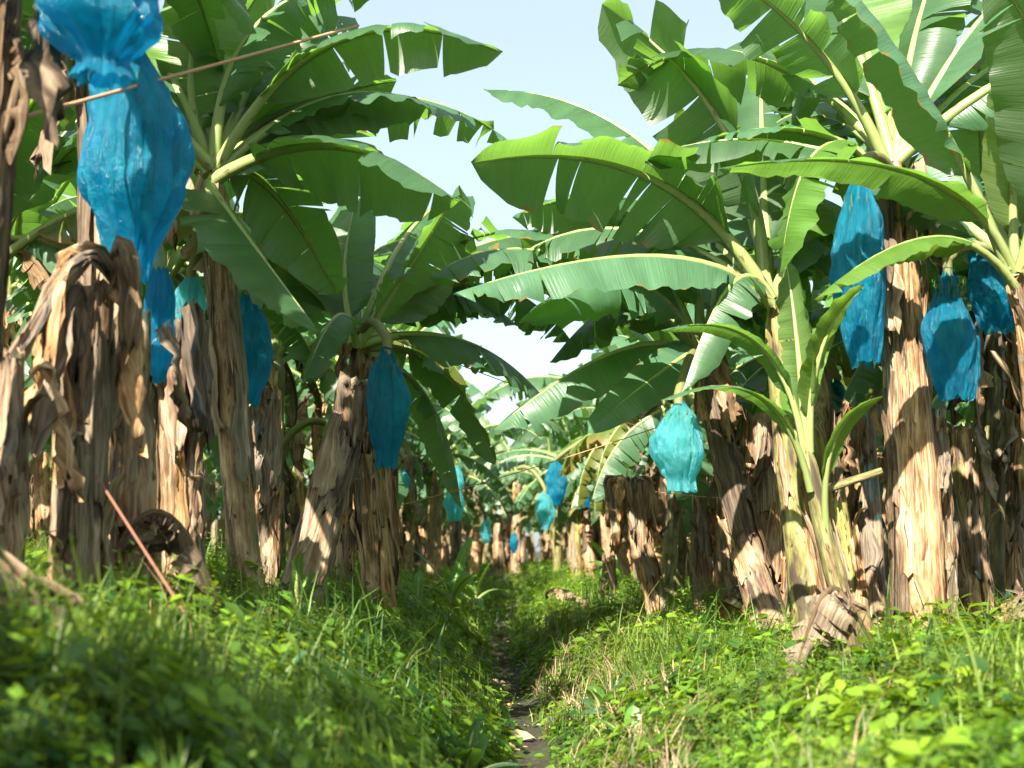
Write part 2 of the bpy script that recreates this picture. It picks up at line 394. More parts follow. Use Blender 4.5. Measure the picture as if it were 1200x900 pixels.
# ------------------------------------------------------------------ pseudostems
class Stem:
    def __init__(self, B, T, r0, r1, bow=None, seed=0):
        self.B, self.T, self.r0, self.r1, self.seed = B, T, r0, r1, seed
        self.Mid = (B + T) * .5 + (bow or Vector((0, 0, 0)))
    def c(self, t): return bez(self.B, self.Mid, self.T, t)
    def r(self, t): return (self.r0 + (self.r1 - self.r0) * max(0, t) ** .8) * (1 + .28 * max(0, 1 - t * 7) ** 2)
    def surf(self, t, a, off=0):
        p = self.c(t); T = (self.c(min(1, t + .02)) - self.c(max(0, t - .02))).normalized()
        X = Vector((1, 0, 0)); X = (X - T * X.dot(T)).normalized(); Y = T.cross(X)
        d = X * math.cos(a) + Y * math.sin(a)
        return p + d * (self.r(t) + off), d, T
    def length(self): return (self.T - self.B).length
def stem_mesh(st, mat, cut=False, k=22, rows=28):
    rn = random.Random(st.seed); L = st.length()
    sheath = [(rn.uniform(0, 6.28), rn.uniform(-.6, .6)) for _ in range(4)]
    g = Geo(); rr, uu = [], []
    for j in range(rows + 1):
        t = j / rows; row, ur = [], []
        for i in range(k):
            a = 2 * math.pi * i / k; o = 0
            for a0, tw in sheath: o += .11 * ((((a - a0 - tw * t) / (2 * math.pi)) % 1) - .5)
            o += .16 * mnoise.noise(Vector((math.cos(a) * 1.6, math.sin(a) * 1.6, t * L * 1.1 + st.seed)))
            o += .07 * mnoise.noise(Vector((math.cos(a) * 4.5, math.sin(a) * 4.5, t * L * 2.2 + st.seed)))
            if not cut: o -= .62 * ss(.9, 1, t)
            tt = t
            if cut and j >= rows - 1: tt = t - (.05 / L) * (1 + 1.6 * mnoise.noise(Vector((math.cos(a) * 2.2, math.sin(a) * 2.2, st.seed + 9)))) * (1 if j == rows else .6)
            row.append(st.surf(tt, a, o * st.r(t))[0]); ur.append((abs((i / k * 2) - 1) * .5, t * L))
        rr.append(row); uu.append(ur)
    g.grid(rr, uu, 0, True)
    top = rr[-1]; cen = sum(top, Vector((0, 0, 0))) / k
    if cut:
        inner = [p.lerp(cen, .55) - Z * .05 for p in top]
        g.grid([top, inner], [[(.5, L)] * k] * 2, 1, True); g.fan(inner, cen - Z * .09, (.5, L), 1)
    else: g.fan(top, cen + Z * .02, (.5, L), 0)
    return g.mesh('pseudostem', (mat, M['cut']))
def ribbon(path, sides, outs, width, rnd, mat, name, curl=.3, wr=.02, nc=5, ragged=.06, wrap=None):
    """a strip of dry sheath along a path; sides/outs are unit vectors, width a list"""
    g = Geo(); n = len(path); rr, uu = [], []; L = 0; sd = rnd.random() * 50
    tipo = [rnd.uniform(-1, .4) * ragged for _ in range(nc + 1)]; bas = [rnd.uniform(-.5, 1) * ragged * .7 for _ in range(nc + 1)]
    for j in range(n):
        if j: L += (path[j] - path[j - 1]).length
        row, ur = [], []; T = (path[min(n - 1, j + 1)] - path[max(0, j - 1)]).normalized()
        for i in range(nc + 1):
            e = i / nc * 2 - 1; w_ = width[j] * .5
            nz = mnoise.noise(Vector((e * 1.7, L * 6, sd))) * wr + mnoise.noise(Vector((e * 5, L * 2.0, sd + 4))) * wr * .8 + mnoise.noise(Vector((e * 2.6, L * 19, sd + 8))) * wr * .8
            w_ *= 1 + .45 * mnoise.noise(Vector((L * 9, sd, 2 if e < 0 else 7)))
            p = path[j] + sides[j] * (e * w_) - outs[j] * (curl * w_ * e * e) + outs[j] * nz
            if wrap is not None:      # hug the stem instead of standing off it
                al = e * w_ / wrap[j]; p = path[j] + sides[j] * (math.sin(al) * wrap[j]) - outs[j] * ((1 - math.cos(al)) * wrap[j]) + outs[j] * nz
            if j == n - 1: p = p + T * tipo[i]
            if j == 0: p = p + T * bas[i]
            row.append(p); ur.append((i / nc * .35 + sd, L))
        rr.append(row); uu.append(ur)
    g.grid(rr, uu, 0)
    return g.mesh(name, (mat,))
def sheath_cling(st, a, t0, t1, wd, rnd, mat, peel=.0, nc=5, wr=.025):
    n = 12; P, S, O, Wd = [], [], [], []
    tw = rnd.uniform(-.25, .25); off = rnd.uniform(.006, .022)
    for j in range(n):
        s = j / (n - 1); t = t0 + (t1 - t0) * s
        q = max(0, (s - .55) / .45)
        p, d, T = st.surf(t, a + tw * s, off + .10 * st.r(t) + peel * q * q)
        p = p - Z * (peel * .8 * q ** 3)
        P.append(p); S.append(T.cross(d).normalized()); O.append(d); Wd.append(wd * (1 - .45 * s + .1 * math.sin(s * 9 + a)) * (1 - .35 * q))
    return ribbon(P, S, O, Wd, rnd, mat, 'dry_sheath', .0, wr, nc, .14, [st.r(t0 + (t1 - t0) * j / (n - 1)) * 1.12 + .01 for j in range(n)])
def sheath_hang(st, a, t1, length, wd, rnd, mat, out=.14):
    """a dead sheath or leaf stalk that has folded over at the top and hangs down"""
    p0, d, T = st.surf(t1, a, .0); n = 15; P, S, O, Wd = [], [], [], []
    ln = rnd.uniform(.5, 1.0); side = T.cross(d).normalized(); sw = rnd.uniform(-.12, .12)
    for j in range(n):
        s = j / (n - 1); r_ = out * math.sin(min(1, s * 2.2) * math.pi / 2) + ln * .12 * s
        z = .07 * math.sin(min(1, s * 3) * math.pi) - length * max(0, s - .12) ** 1.15
        p = p0 + d * (r_ + .02) + Z * z + side * sw * s * s
        P.append(p); S.append(side); O.append(d if s > .2 else (d + Z).normalized()); Wd.append(wd * (.55 + .7 * math.sin(s * 2.6) - .35 * s))
    return ribbon(P, S, O, Wd, rnd, mat, 'dry_sheath', .6, .06, 6, .16)
def dress(st, rnd, n_cling, n_hang, mats, parent, inv, top=1.0, wd=(.05, .13)):
    for i in range(n_cling):
        a = rnd.uniform(0, 6.28) if i % 3 == 0 else rnd.uniform(math.pi, 2 * math.pi)      # more on the ditch side
        t0 = rnd.uniform(-.02, .55) * top; t1 = min(top * .97, t0 + rnd.uniform(.25, .6)); broad = i % 2 == 0
        m = sheath_cling(st, a, t0, t1, rnd.uniform(*wd) * (2.1 if broad else .8), rnd, M[rnd.choice(mats)], rnd.choice((0, 0, 0, .03) if broad else (0, .04, .1, .16)), 7 if broad else 4, .012 if broad else .03)
        m.transform(inv); ob('dry_sheath', m, parent)
    for i in range(n_hang):
        a = rnd.uniform(math.pi * .9, 2.1 * math.pi)
        m = sheath_hang(st, a, top * rnd.uniform(.82, 1.0), rnd.uniform(.3, .75), rnd.uniform(*wd) * 1.1, rnd, M[rnd.choice(mats)], rnd.uniform(.02, .10))
        m.transform(inv); ob('dry_sheath', m, parent)
def hero_stem(px_b, d, px_t, py_t, d_t, r0, r1, mat, label, name='banana_plant', cat='banana plant', cling=14, hang=5, cut=False, seed=0, mats=('dry', 'dry', 'dry_dark', 'dry_grey'), bow=(0, 0, 0), wd=(.05, .13)):
    b = at(px_b, 650, d); B = Vector((b.x, d, G(b.x, d) - .04)); T = at(px_t, py_t, d_t)
    th = thing(name, B, label, cat)
    st = Stem(B, T, r0, r1, Vector(bow), seed); inv = Matrix.Translation(-B)
    m = stem_mesh(st, M[mat], cut); m.transform(inv); ob('pseudostem', m, th)
    dress(st, random.Random(seed + 77), cling, hang, mats, th, inv, 1.0, wd)
    return th, st, inv
def hero_leaf(th, inv, pts, W, rnd_seed, mat='leaf', **kw):
    B, Mi, T = [at(*p) if not isinstance(p, Vector) else p for p in pts]
    ch = T - B; ch.z = 0
    if ch.length < .25: ch = (Mi - B); ch.z = 0
    S0 = ch.cross(Z).normalized()
    g, rg = leaf_geo(lambda t: bez(B, Mi, T, t), S0, W, random.Random(rnd_seed), rows=kw.pop('rows', 36), nc=kw.pop('nc', 5), **kw)
    m = g.mesh('leaf', (M[mat],)); m.transform(inv); o = ob('leaf', m, th)
    r = rg.mesh('midrib', (M['rib'],)); r.transform(inv); ob('midrib', r, o)
    return o
def proto_leaf(th, inv, P, az, kind, s=1.0, full=True, tilt=0):
    """one of the leaf prototypes, set at the crown P and pointing along azimuth az (0 = +X)"""
    mw = inv @ Matrix.Translation(P) @ Matrix.Rotation(az, 4, 'Z') @ Matrix.Rotation(tilt, 4, 'Y') @ Matrix.Diagonal((s, s, s, 1))
    f, rb, lo = PL[kind]
    if full:
        o = ob('leaf', f, th, mw); ob('midrib', rb, o)
    else: ob('leaf', lo, th, mw)
def dry_hang(th, inv, P, az, kind, s=1.0):
    ob('dry_leaf', PD[kind], th, inv @ Matrix.Translation(P) @ Matrix.Rotation(az, 4, 'Z') @ Matrix.Diagonal((s, s, s, 1)))
# ------------------------------------------------------------------ the nearer plants, one by one
# A: tall plant with the bags, on the lower bank
A, sA, iA = hero_stem(1074, 7.5, 1048, 190, 7.5, .135, .095, 'stem', 'tall banana plant with thick peeling tan stem and bagged bunch beside it', cling=18, hang=6, seed=11, mats=('dry', 'dry', 'dry', 'dry_dark'))
hero_leaf(A, iA, [(1043, 200, 7.5), (962, 62, 7.3), (835, -40, 7.2)], .72, 1, fold=-.05, curl=.5, tears=5, roll=.2, petiole=.3)
hero_leaf(A, iA, [(1045, 210, 7.5), (935, 152, 7.6), (790, 178, 7.9)], 0.6, 2, fold=.35, curl=.8, tears=7, petiole=.2, mat='leaf', roll=0.3)
hero_leaf(A, iA, [(1042, 215, 7.45), (960, 175, 7.3), (915, 320, 7.3)], .62, 3, fold=.1, curl=.4, tears=4, petiole=.22, mat='leaf_young')
hero_leaf(A, iA, [(1052, 190, 7.55), (1075, 30, 7.9), (1180, -40, 8.4)], .7, 4, fold=.2, curl=.5, tears=7)
hero_leaf(A, iA, [(1055, 195, 7.55), (1120, 80, 8.2), (1150, 150, 9.2)], 0.7, 5, fold=.5, curl=.6, tears=9, roll=0.5)
hero_leaf(A, iA, [(1048, 190, 7.55), (1010, 20, 8.0), (1000, -120, 8.6)], .7, 6, fold=-.1, curl=.3, tears=4, mat='leaf_young')
hero_leaf(A, iA, [(1045, 200, 7.6), (985, 120, 8.4), (930, 140, 9.4)], 0.75, 7, fold=.3, curl=.5, tears=8, roll=0.5)
dry_hang(A, iA, sA.c(.98), R(60), 1, 1.0)
for az, k in ((20, 9), (75, 6), (110, 11), (150, 8), (-20, 12), (40, 2), (5, 5), (130, 3)): proto_leaf(A, iA, sA.T, R(az), k, 1.05)
# B: plant at the edge of the clearing, pale stalks
B_, sB, iB = hero_stem(1262, 7.1, 1198, 315, 7.1, .11, .075, 'stem', 'banana plant with dark lower stem and long pale leaf stalks beside the tall tan one', cling=10, hang=4, seed=12)
hero_leaf(B_, iB, [(1188, 318, 7.0), (1075, 205, 6.7), (842, 198, 6.5)], .42, 21, fold=.2, curl=.55, tears=2, petiole=.2, roll=.15)
hero_leaf(B_, iB, [(1182, 315, 7.0), (1088, 118, 6.7), (970, -40, 6.5)], .55, 22, fold=.05, curl=.7, tears=3, petiole=.26, roll=-.35, torn=.2)
hero_leaf(B_, iB, [(1190, 318, 7.1), (1190, 170, 7.0), (1222, 30, 6.8)], .5, 23, mat='leaf_young', fold=-.1, curl=.3, tears=2, petiole=.15)
hero_leaf(B_, iB, [(1195, 318, 7.0), (1225, 110, 6.6), (1160, -30, 6.3)], .6, 24, fold=.1, curl=.5, tears=3)
hero_leaf(B_, iB, [(1190, 335, 6.95), (1095, 278, 6.6), (955, 352, 6.2)], .34, 25, fold=.15, curl=.5, tears=1, petiole=.3, mat='leaf_young')
hero_leaf(B_, iB, [(1190, 325, 7.1), (1140, 250, 7.6), (1060, 300, 8.6)], .55, 26, fold=.4, curl=.6, tears=8)
hero_leaf(B_, iB, [(1195, 325, 7.1), (1260, 220, 7.3), (1340, 330, 7.4)], .6, 27, fold=.4, curl=.6, tears=8)
for az, k in ((60, 8), (120, 5), (160, 10), (20, 11)): proto_leaf(B_, iB, sB.T, R(az), k, 1.0)
# C: plant whose big torn leaves reach over the ditch
C_, sC, iC = hero_stem(952, 8.0, 905, 350, 8.0, .14, .075, 'stem_green', 'banana plant with smooth olive stem and large torn leaves reaching over the ditch', cling=5, hang=2, seed=13, mats=('dry', 'dry_dark', 'dry_grey'))
hero_leaf(C_, iC, [(905, 350, 8.0), (762, 208, 7.8), (553, 192, 7.5)], 1.0, 31, fold=.15, curl=.75, tears=8, petiole=.2, torn=.25, roll=0.55)
hero_leaf(C_, iC, [(895, 340, 8.1), (740, 158, 8.4), (567, 106, 8.7)], 0.5, 32, fold=.1, curl=.7, tears=2, petiole=.25, roll=-0.6)
hero_leaf(C_, iC, [(897, 340, 8.1), (850, 150, 8.2), (705, 5, 8.4)], 1.05, 33, fold=.1, curl=.5, tears=6, petiole=.2, torn=.4, roll=0.5)
hero_leaf(C_, iC, [(893, 345, 8.2), (750, 238, 8.6), (600, 255, 9.0)], 0.7, 34, fold=.35, curl=.7, tears=9, roll=0.4)
hero_leaf(C_, iC, [(902, 340, 8.2), (893, 170, 8.7), (893, 30, 9.4)], .8, 35, fold=-.05, curl=.4, tears=5, mat='leaf')
hero_leaf(C_, iC, [(905, 355, 7.9), (770, 300, 7.5), (530, 345, 7.1)], 0.62, 36, fold=.25, curl=.65, tears=6, petiole=.2, roll=-0.5)
hero_leaf(C_, iC, [(905, 355, 8.1), (810, 255, 8.8), (690, 300, 9.6)], 0.8, 37, fold=.4, curl=.6, tears=9, roll=0.5)
hero_leaf(C_, iC, [(908, 350, 8.1), (955, 230, 8.4), (960, 330, 9.0)], .6, 38, fold=.3, curl=.6, tears=5, mat='leaf_young')
hero_leaf(C_, iC, [(905, 360, 8.0), (860, 330, 7.7), (800, 460, 7.5)], .45, 39, fold=.6, curl=.5, tears=6)
dry_hang(C_, iC, sC.c(.95), R(310), 0, .7)
for az, k in ((100, 5), (130, 10), (60, 9), (165, 12)): proto_leaf(C_, iC, sC.T, R(az), k, 1.0)
# D: dark leaning plant behind it
D_, sD, iD = hero_stem(905, 8.7, 822, 415, 8.9, .125, .07, 'stem', 'dark banana stem leaning towards the ditch with low drooping leaves', cling=5, hang=2, seed=14, mats=('dry_dark', 'dry_dark', 'dry'), bow=(-.03, 0, 0))
hero_leaf(D_, iD, [(820, 415, 8.9), (722, 412, 8.5), (578, 505, 8.2)], 0.6, 41, fold=.3, curl=.5, tears=3, petiole=.15, roll=-0.45)
hero_leaf(D_, iD, [(820, 415, 8.9), (790, 425, 8.4), (685, 508, 8.0)], 0.36, 42, fold=.1, curl=.3, tears=1, petiole=.12, roll=-0.8)
hero_leaf(D_, iD, [(815, 410, 9.0), (740, 350, 9.4), (645, 425, 9.9)], 0.7, 43, fold=.3, curl=.6, tears=5, roll=-0.5)
hero_leaf(D_, iD, [(820, 405, 9.0), (800, 290, 9.3), (720, 270, 9.8)], 0.75, 44, fold=.2, curl=.5, tears=7, roll=0.5)
hero_leaf(D_, iD, [(822, 405, 9.0), (840, 290, 9.6), (815, 220, 10.5)], .6, 45, fold=.1, curl=.4, tears=7)
hero_leaf(D_, iD, [(825, 410, 8.9), (890, 345, 9.2), (960, 420, 9.6)], .5, 46, fold=.4, curl=.5, tears=6, mat='leaf_young')
hero_leaf(D_, iD, [(818, 412, 8.8), (740, 330, 8.2), (610, 375, 7.4)], 0.6, 47, fold=.4, curl=.6, tears=7, roll=-0.4)
dry_hang(D_, iD, sD.c(.97), R(250), 3, .6)
for az, k in ((120, 6), (150, 10), (175, 8), (60, 11), (200, 13)): proto_leaf(D_, iD, sD.T, R(az), k, 1.0)
# E: fresh sucker in front
E_, sE, iE = hero_stem(1012, 7.05, 945, 520, 7.0, .075, .04, 'stem_green', 'young bright green banana sucker with short broad leaves against the peeling stems', cling=3, hang=0, seed=15, wd=(.04, .08), bow=(-.03, 0, 0))
hero_leaf(E_, iE, [(948, 530, 7.0), (962, 410, 6.9), (1013, 335, 6.8)], .27, 51, mat='leaf_young', fold=-.2, curl=.2, tears=0, petiole=.15)
hero_leaf(E_, iE, [(945, 525, 7.0), (935, 405, 7.0), (922, 310, 7.1)], .34, 52, mat='leaf_young', fold=-.15, curl=.2, tears=1, petiole=.15, roll=.4)
hero_leaf(E_, iE, [(945, 540, 7.0), (890, 405, 6.9), (775, 388, 6.8)], .22, 53, mat='leaf', fold=.1, curl=.5, tears=1, petiole=.2)
hero_leaf(E_, iE, [(950, 575, 6.95), (890, 465, 6.7), (775, 470, 6.5)], .17, 54, mat='leaf', fold=.1, curl=.6, tears=1, petiole=.2)
hero_leaf(E_, iE, [(968, 625, 7.0), (978, 515, 6.8), (1035, 465, 6.7)], .16, 55, mat='leaf_young', fold=.0, curl=.5, tears=0, petiole=.25)
hero_leaf(E_, iE, [(945, 520, 7.0), (942, 440, 7.3), (975, 380, 7.6)], .26, 56, mat='leaf_young', fold=-.1, curl=.3, tears=0)
g = Geo(); tube(g, [at(978, 570, 7.0) + (at(1034, 552, 6.95) - at(978, 570, 7.0)) * t for t in (-.15, .3, .7, 1)], [.024, .022, .021, .021], 8)
m = g.mesh('cut_stalk', (M['stem_green'],)); m.transform(iE); ob('cut_stalk', m, E_)
# F: plant on the higher bank, leaves reaching over the ditch
F_, sF, iF = hero_stem(290, 7.2, 250, 195, 7.0, .10, .075, 'stem_grey', 'banana plant with smooth grey stem and long dark leaves reaching out over ditch', cling=4, hang=2, seed=16, mats=('dry_grey', 'dry', 'dry_dark'))
hero_leaf(F_, iF, [(250, 200, 7.0), (395, 48, 6.8), (588, 62, 6.6)], 0.6, 61, fold=.55, curl=.6, tears=4, petiole=.2, roll=-0.6)
hero_leaf(F_, iF, [(250, 205, 7.0), (385, 115, 7.2), (514, 128, 7.5)], 0.5, 62, fold=.5, curl=.6, tears=3, petiole=.2, roll=-0.3)
hero_leaf(F_, iF, [(248, 210, 6.9), (390, 170, 6.6), (536, 237, 6.4)], 0.75, 63, fold=.25, curl=.6, tears=4, petiole=.18, torn=.25, roll=-0.45)
hero_leaf(F_, iF, [(245, 215, 6.9), (278, 262, 6.5), (372, 388, 6.2)], 0.72, 64, fold=.15, curl=.45, tears=4, petiole=.2, roll=-0.35)
hero_leaf(F_, iF, [(248, 195, 7.0), (300, 30, 7.0), (440, -20, 6.9)], 0.75, 65, fold=.3, curl=.6, tears=9, torn=.5, roll=0.4)
hero_leaf(F_, iF, [(248, 195, 7.1), (300, 60, 7.5), (390, -60, 8.0)], .75, 72, fold=.1, curl=.4, tears=5)
hero_leaf(F_, iF, [(248, 195, 7.1), (330, 130, 7.3), (465, 95, 7.6)], 0.7, 73, fold=.3, curl=.5, tears=6, roll=-0.5)
hero_leaf(F_, iF, [(245, 195, 7.0), (225, 60, 7.2), (275, -80, 7.4)], .62, 66, fold=.1, curl=.4, tears=3, mat='leaf_young')
hero_leaf(F_, iF, [(248, 210, 7.1), (345, 150, 7.9), (450, 210, 9.0)], 0.75, 67, fold=.4, curl=.5, tears=7, roll=-0.5)
hero_leaf(F_, iF, [(250, 200, 7.1), (330, 90, 7.8), (420, 110, 8.8)], 0.75, 68, fold=.3, curl=.5, tears=7, roll=0.4)
hero_leaf(F_, iF, [(245, 205, 7.0), (180, 120, 7.5), (60, 200, 7.8)], .6, 69, fold=.4, curl=.5, tears=7)
hero_leaf(F_, iF, [(245, 205, 7.1), (210, 120, 8.0), (170, 230, 9.0)], .6, 70, fold=.4, curl=.5, tears=7)
hero_leaf(F_, iF, [(248, 215, 6.95), (310, 215, 7.3), (395, 345, 7.8)], 0.7, 71, fold=.4, curl=.5, tears=7, roll=-0.5)
for az, k in ((70, 6), (110, 9), (150, 7), (40, 11), (190, 10), (215, 12)): proto_leaf(F_, iF, sF.T, R(az), k, 1.05)
# G: plant with the dark blue bag
G_, sG, iG = hero_stem(446, 9.6, 420, 395, 9.2, .10, .075, 'stem_grey', 'banana plant with ragged brown stem, upright leaf and a dark blue bag hanging', cling=12, hang=2, seed=17)
hero_leaf(G_, iG, [(416, 400, 9.0), (404, 310, 9.1), (425, 215, 9.3)], .5, 81, fold=.0, curl=.4, tears=3)
hero_leaf(G_, iG, [(420, 400, 9.0), (478, 315, 8.9), (540, 218, 8.9)], 0.85, 82, fold=.2, curl=.5, tears=6, torn=.4, roll=-0.3)
hero_leaf(G_, iG, [(422, 400, 9.0), (520, 308, 9.4), (622, 297, 9.9)], 0.6, 83, fold=.3, curl=.5, tears=5, mat='leaf_old', roll=-0.3)
hero_leaf(G_, iG, [(422, 402, 9.0), (500, 330, 9.6), (610, 385, 10.2)], 0.65, 84, fold=.35, curl=.5, tears=6, roll=0.4)
hero_leaf(G_, iG, [(424, 408, 9.2), (515, 432, 9.3), (580, 545, 9.3)], 0.5, 85, fold=.3, curl=.5, tears=3, roll=-0.4)
hero_leaf(G_, iG, [(424, 410, 9.2), (503, 470, 9.4), (540, 595, 9.5)], .42, 86, fold=.4, curl=.6, tears=4)
hero_leaf(G_, iG, [(415, 402, 9.0), (350, 300, 9.3), (300, 390, 9.6)], 0.7, 87, fold=.35, curl=.5, tears=7, roll=0.5)
hero_leaf(G_, iG, [(415, 402, 9.0), (385, 270, 9.6), (345, 265, 10.4)], .6, 88, fold=.25, curl=.5, tears=7)
hero_leaf(G_, iG, [(418, 405, 8.9), (395, 370, 8.5), (355, 450, 8.2)], .4, 89, fold=.4, curl=.5, tears=5)
hero_leaf(G_, iG, [(421, 402, 9.0), (545, 400, 9.6), (640, 470, 10.4)], 0.6, 90, fold=.3, curl=.5, tears=5, roll=0.4)
dry_hang(G_, iG, sG.c(.9), R(-60), 1, .5)
for az, k in ((60, 6), (20, 9), (100, 8), (140, 11), (170, 10), (40, 12)): proto_leaf(G_, iG, sG.T, R(az), k, 1.0)
# H: nearest plant on the higher bank, its crown above the picture
H_, sH, iH = hero_stem(-62, 4.3, 12, -130, 4.3, .10, .065, 'stem', 'close blurred banana plant with dark brown stem and the large gathered blue bag', cling=12, hang=4, seed=18, mats=('dry_dark', 'dry_dark', 'dry_dark', 'dry'))
for i, (mx, my, dd, tx, ty, td, W, ft) in enumerate([(160, -190, 4.6, 360, 5, 4.7, .5, .3), (60, -330, 4.8, 200, -350, 5.4, .65, .2), (-40, -250, 5.2, -60, -60, 6.2, .6, .4), (150, -210, 5.2, 300, -60, 6.0, .6, .3)]):
    hero_leaf(H_, iH, [(28, -120, 4.3), (mx, my, dd), (tx, ty, td)], W, 110 + i, fold=ft, curl=.5, tears=6)
dry_hang(H_, iH, sH.c(.9), R(-80), 1, .8); dry_hang(H_, iH, sH.c(.8), R(-30), 4, .6)
# I: second plant of that row; carries the large blue bag
I_, sI, iI = hero_stem(128, 6.0, 118, -20, 6.0, .10, .08, 'stem', 'banana plant behind the largest blue bag, its stem hidden by dry sheaths', cling=10, hang=4, seed=19)
for i, (mx, my, dd, tx, ty, td, W) in enumerate([(200, -120, 6.0, 300, 40, 5.9, .6), (60, -140, 6.1, -60, 20, 6.2, .6), (150, -180, 6.6, 170, -60, 7.6, .6), (110, -200, 6.0, 100, -400, 6.1, .6), (40, -80, 6.6, -20, 130, 7.2, .6), (190, -80, 6.6, 260, 90, 7.3, .55)]):
    hero_leaf(I_, iI, [(118, -15, 6.0), (mx, my, dd), (tx, ty, td)], W, 130 + i, fold=.35, curl=.5, tears=7)
for az, k in ((80, 8), (120, 10), (160, 9), (40, 11)): proto_leaf(I_, iI, sI.T, R(az), k, 1.05)
# ---- stumps and dead stems
ST = [  # base px, depth, top px, top py, depth, r0, r1, material, hang, label
 (94, 5.2, 112, 318, 5.1, .13, .105, 'stem', 6, 'broad ragged banana stump with a drooping dead stalk bent over its top'),
 (8, 4.7, 12, 400, 4.7, .09, .07, 'stem', 3, 'thin blurred dead banana stem wrapped by a climbing weed'),
 (158, 5.5, 158, 352, 5.5, .10, .085, 'stem', 6, 'frayed brown banana stump between the broad stump and the pale strip stump'),
 (214, 6.3, 210, 368, 6.3, .125, .095, 'stem', 8, 'crumbling banana stump with one pale sunlit strip and frayed top'),
 (312, 8.0, 320, 452, 8.0, .085, .07, 'stem', 4, 'slim reddish tan stump with shaggy top beneath the hooked bag'),
 (350, 7.6, 412, 472, 8.0, .16, .12, 'stem_grey', 1, 'bare grey banana trunk leaning steeply with a shaggy brown head'),
 (400, 9.7, 404, 530, 9.7, .10, .085, 'stem', 4, 'short shaggy stump tucked beside the leaning grey trunk'),
 (455, 10.5, 458, 540, 10.5, .10, .085, 'stem_grey', 4, 'upright grey brown stump at the foot of the dark blue bag'),
 (890, 9.2, 893, 478, 9.2, .19, .16, 'stem', 12, 'wide tan stump of shredded sheaths next to the olive stem'),
 (1004, 7.7, 962, 480, 7.8, .11, .08, 'stem_green', 4, 'yellow brown leaning dead stem between olive stem and tall tan stem'),
 (1022, 8.1, 1012, 470, 8.2, .10, .08, 'stem_grey', 6, 'dull brown stump squeezed behind the tall tan stem'),
 (1096, 7.75, 1092, 470, 7.7, .11, .09, 'stem', 5, 'tan stump leaning on the tall peeling stem under a dark bag'),
 (1142, 9.0, 1124, 492, 9.0, .125, .10, 'stem', 5, 'free standing tan stump with a rounded shredded top'),
 (1190, 9.4, 1196, 480, 9.4, .11, .09, 'stem', 5, 'brown stump behind the pale stalked plant'),
 (775, 11.0, 737, 572, 11.0, .10, .08, 'stem', 4, 'leaning pale trunk with a shaggy cap of straw below turquoise bag'),
 (826, 11.6, 818, 575, 11.6, .09, .075, 'stem', 4, 'tan shredded stump just beyond the leaning shaggy capped trunk'),
 (864, 11.0, 846, 565, 11.0, .10, .085, 'stem', 4, 'stout shredded stump beside the dark leaning stem'),
 (716, 14.2, 708, 600, 14.2, .09, .075, 'stem_grey', 3, 'narrow grey stump on the bank crest past the shaggy capped trunk'),
]
HS = []
for i, (pb, d, pt, py, dt, r0, r1, mt, nh, lab) in enumerate(ST):
    HS.append(hero_stem(pb, d, pt, py, dt, r0 * .8, r1 * .8, mt, lab, 'banana_stump', 'stump', cling=int(7 + 1.1 * nh) if mt == 'stem' else 5, hang=int(nh * .5), cut=True, seed=200 + i))
# the bent dead stalk over the broad stump
t0, s0, i0 = HS[0]
def bent(th, inv, pts, wd, seed, mat='dry', name='dead_stalk', curl=.5, wr=.045):
    P = [at(*p) for p in pts]; n = 14; rnd = random.Random(seed); path, S, O, Wd = [], [], [], []
    for j in range(n):
        x = j / (n - 1) * (len(P) - 1); k = min(len(P) - 2, int(x)); f = x - k
        p0, p1, p2, p3 = P[max(0, k - 1)], P[k], P[k + 1], P[min(len(P) - 1, k + 2)]
        path.append(.5 * ((2 * p1) + (p2 - p0) * f + (2 * p0 - 5 * p1 + 4 * p2 - p3) * f * f + (3 * p1 - p0 - 3 * p2 + p3) * f ** 3))
    for j in range(n):
        T = (path[min(n - 1, j + 1)] - path[max(0, j - 1)]).normalized(); s = T.cross(Vector((0, 1, .25))).normalized()
        S.append(s); O.append(s.cross(T) * (-1 if s.cross(T).y > 0 else 1)); Wd.append(wd * (.7 + .5 * math.sin(j / (n - 1) * 3.0)))
    m = ribbon(path, S, O, Wd, rnd, M[mat], name, curl, wr, 7, .16); m.transform(inv); return ob(name, m, th)
bent(t0, i0, [(150, 345, 5.05), (115, 295, 4.95), (75, 320, 4.9), (45, 370, 4.85), (5, 435, 4.8)], .075, 1)
bent(t0, i0, [(145, 350, 5.05), (108, 300, 4.93), (68, 330, 4.88), (40, 385, 4.83), (12, 440, 4.8)], .05, 4, 'dry_grey')
bent(t0, i0, [(130, 330, 5.0), (140, 285, 4.95), (150, 330, 4.9), (148, 420, 4.9)], .08, 2, 'dry_dark')
bent(t0, i0, [(100, 320, 5.0), (80, 300, 4.9), (60, 360, 4.85), (52, 450, 4.85)], .07, 3)
t5, s5, i5 = HS[5]
for k, (a, b_) in enumerate([(404, 0), (416, 1), (428, 0), (422, 2), (410, 1), (430, 1), (396, 0)]):
    bent(t5, i5, [(412, 472, 8.0), (a + 6, 460 - k * 2, 7.9), (a + 6, 490, 7.85), (a + 2 + k, 520 + 10 * b_, 7.85)], .085, 20 + k, ('dry_dark', 'dry_grey', 'dry')[k % 3])
t14, s14, i14 = HS[14]
for k, a in enumerate((716, 728, 742, 756, 750, 722, 735, 746, 712, 760)):
    bent(t14, i14, [(737, 572, 11.2), (a, 562, 11.0), (a - 2 + k, 600, 10.9), (a - 4 + 2 * k, 612 + 5 * (k * 7 % 10), 10.9)], .055, 40 + k, ('dry', 'dry', 'dry_grey')[k % 3])
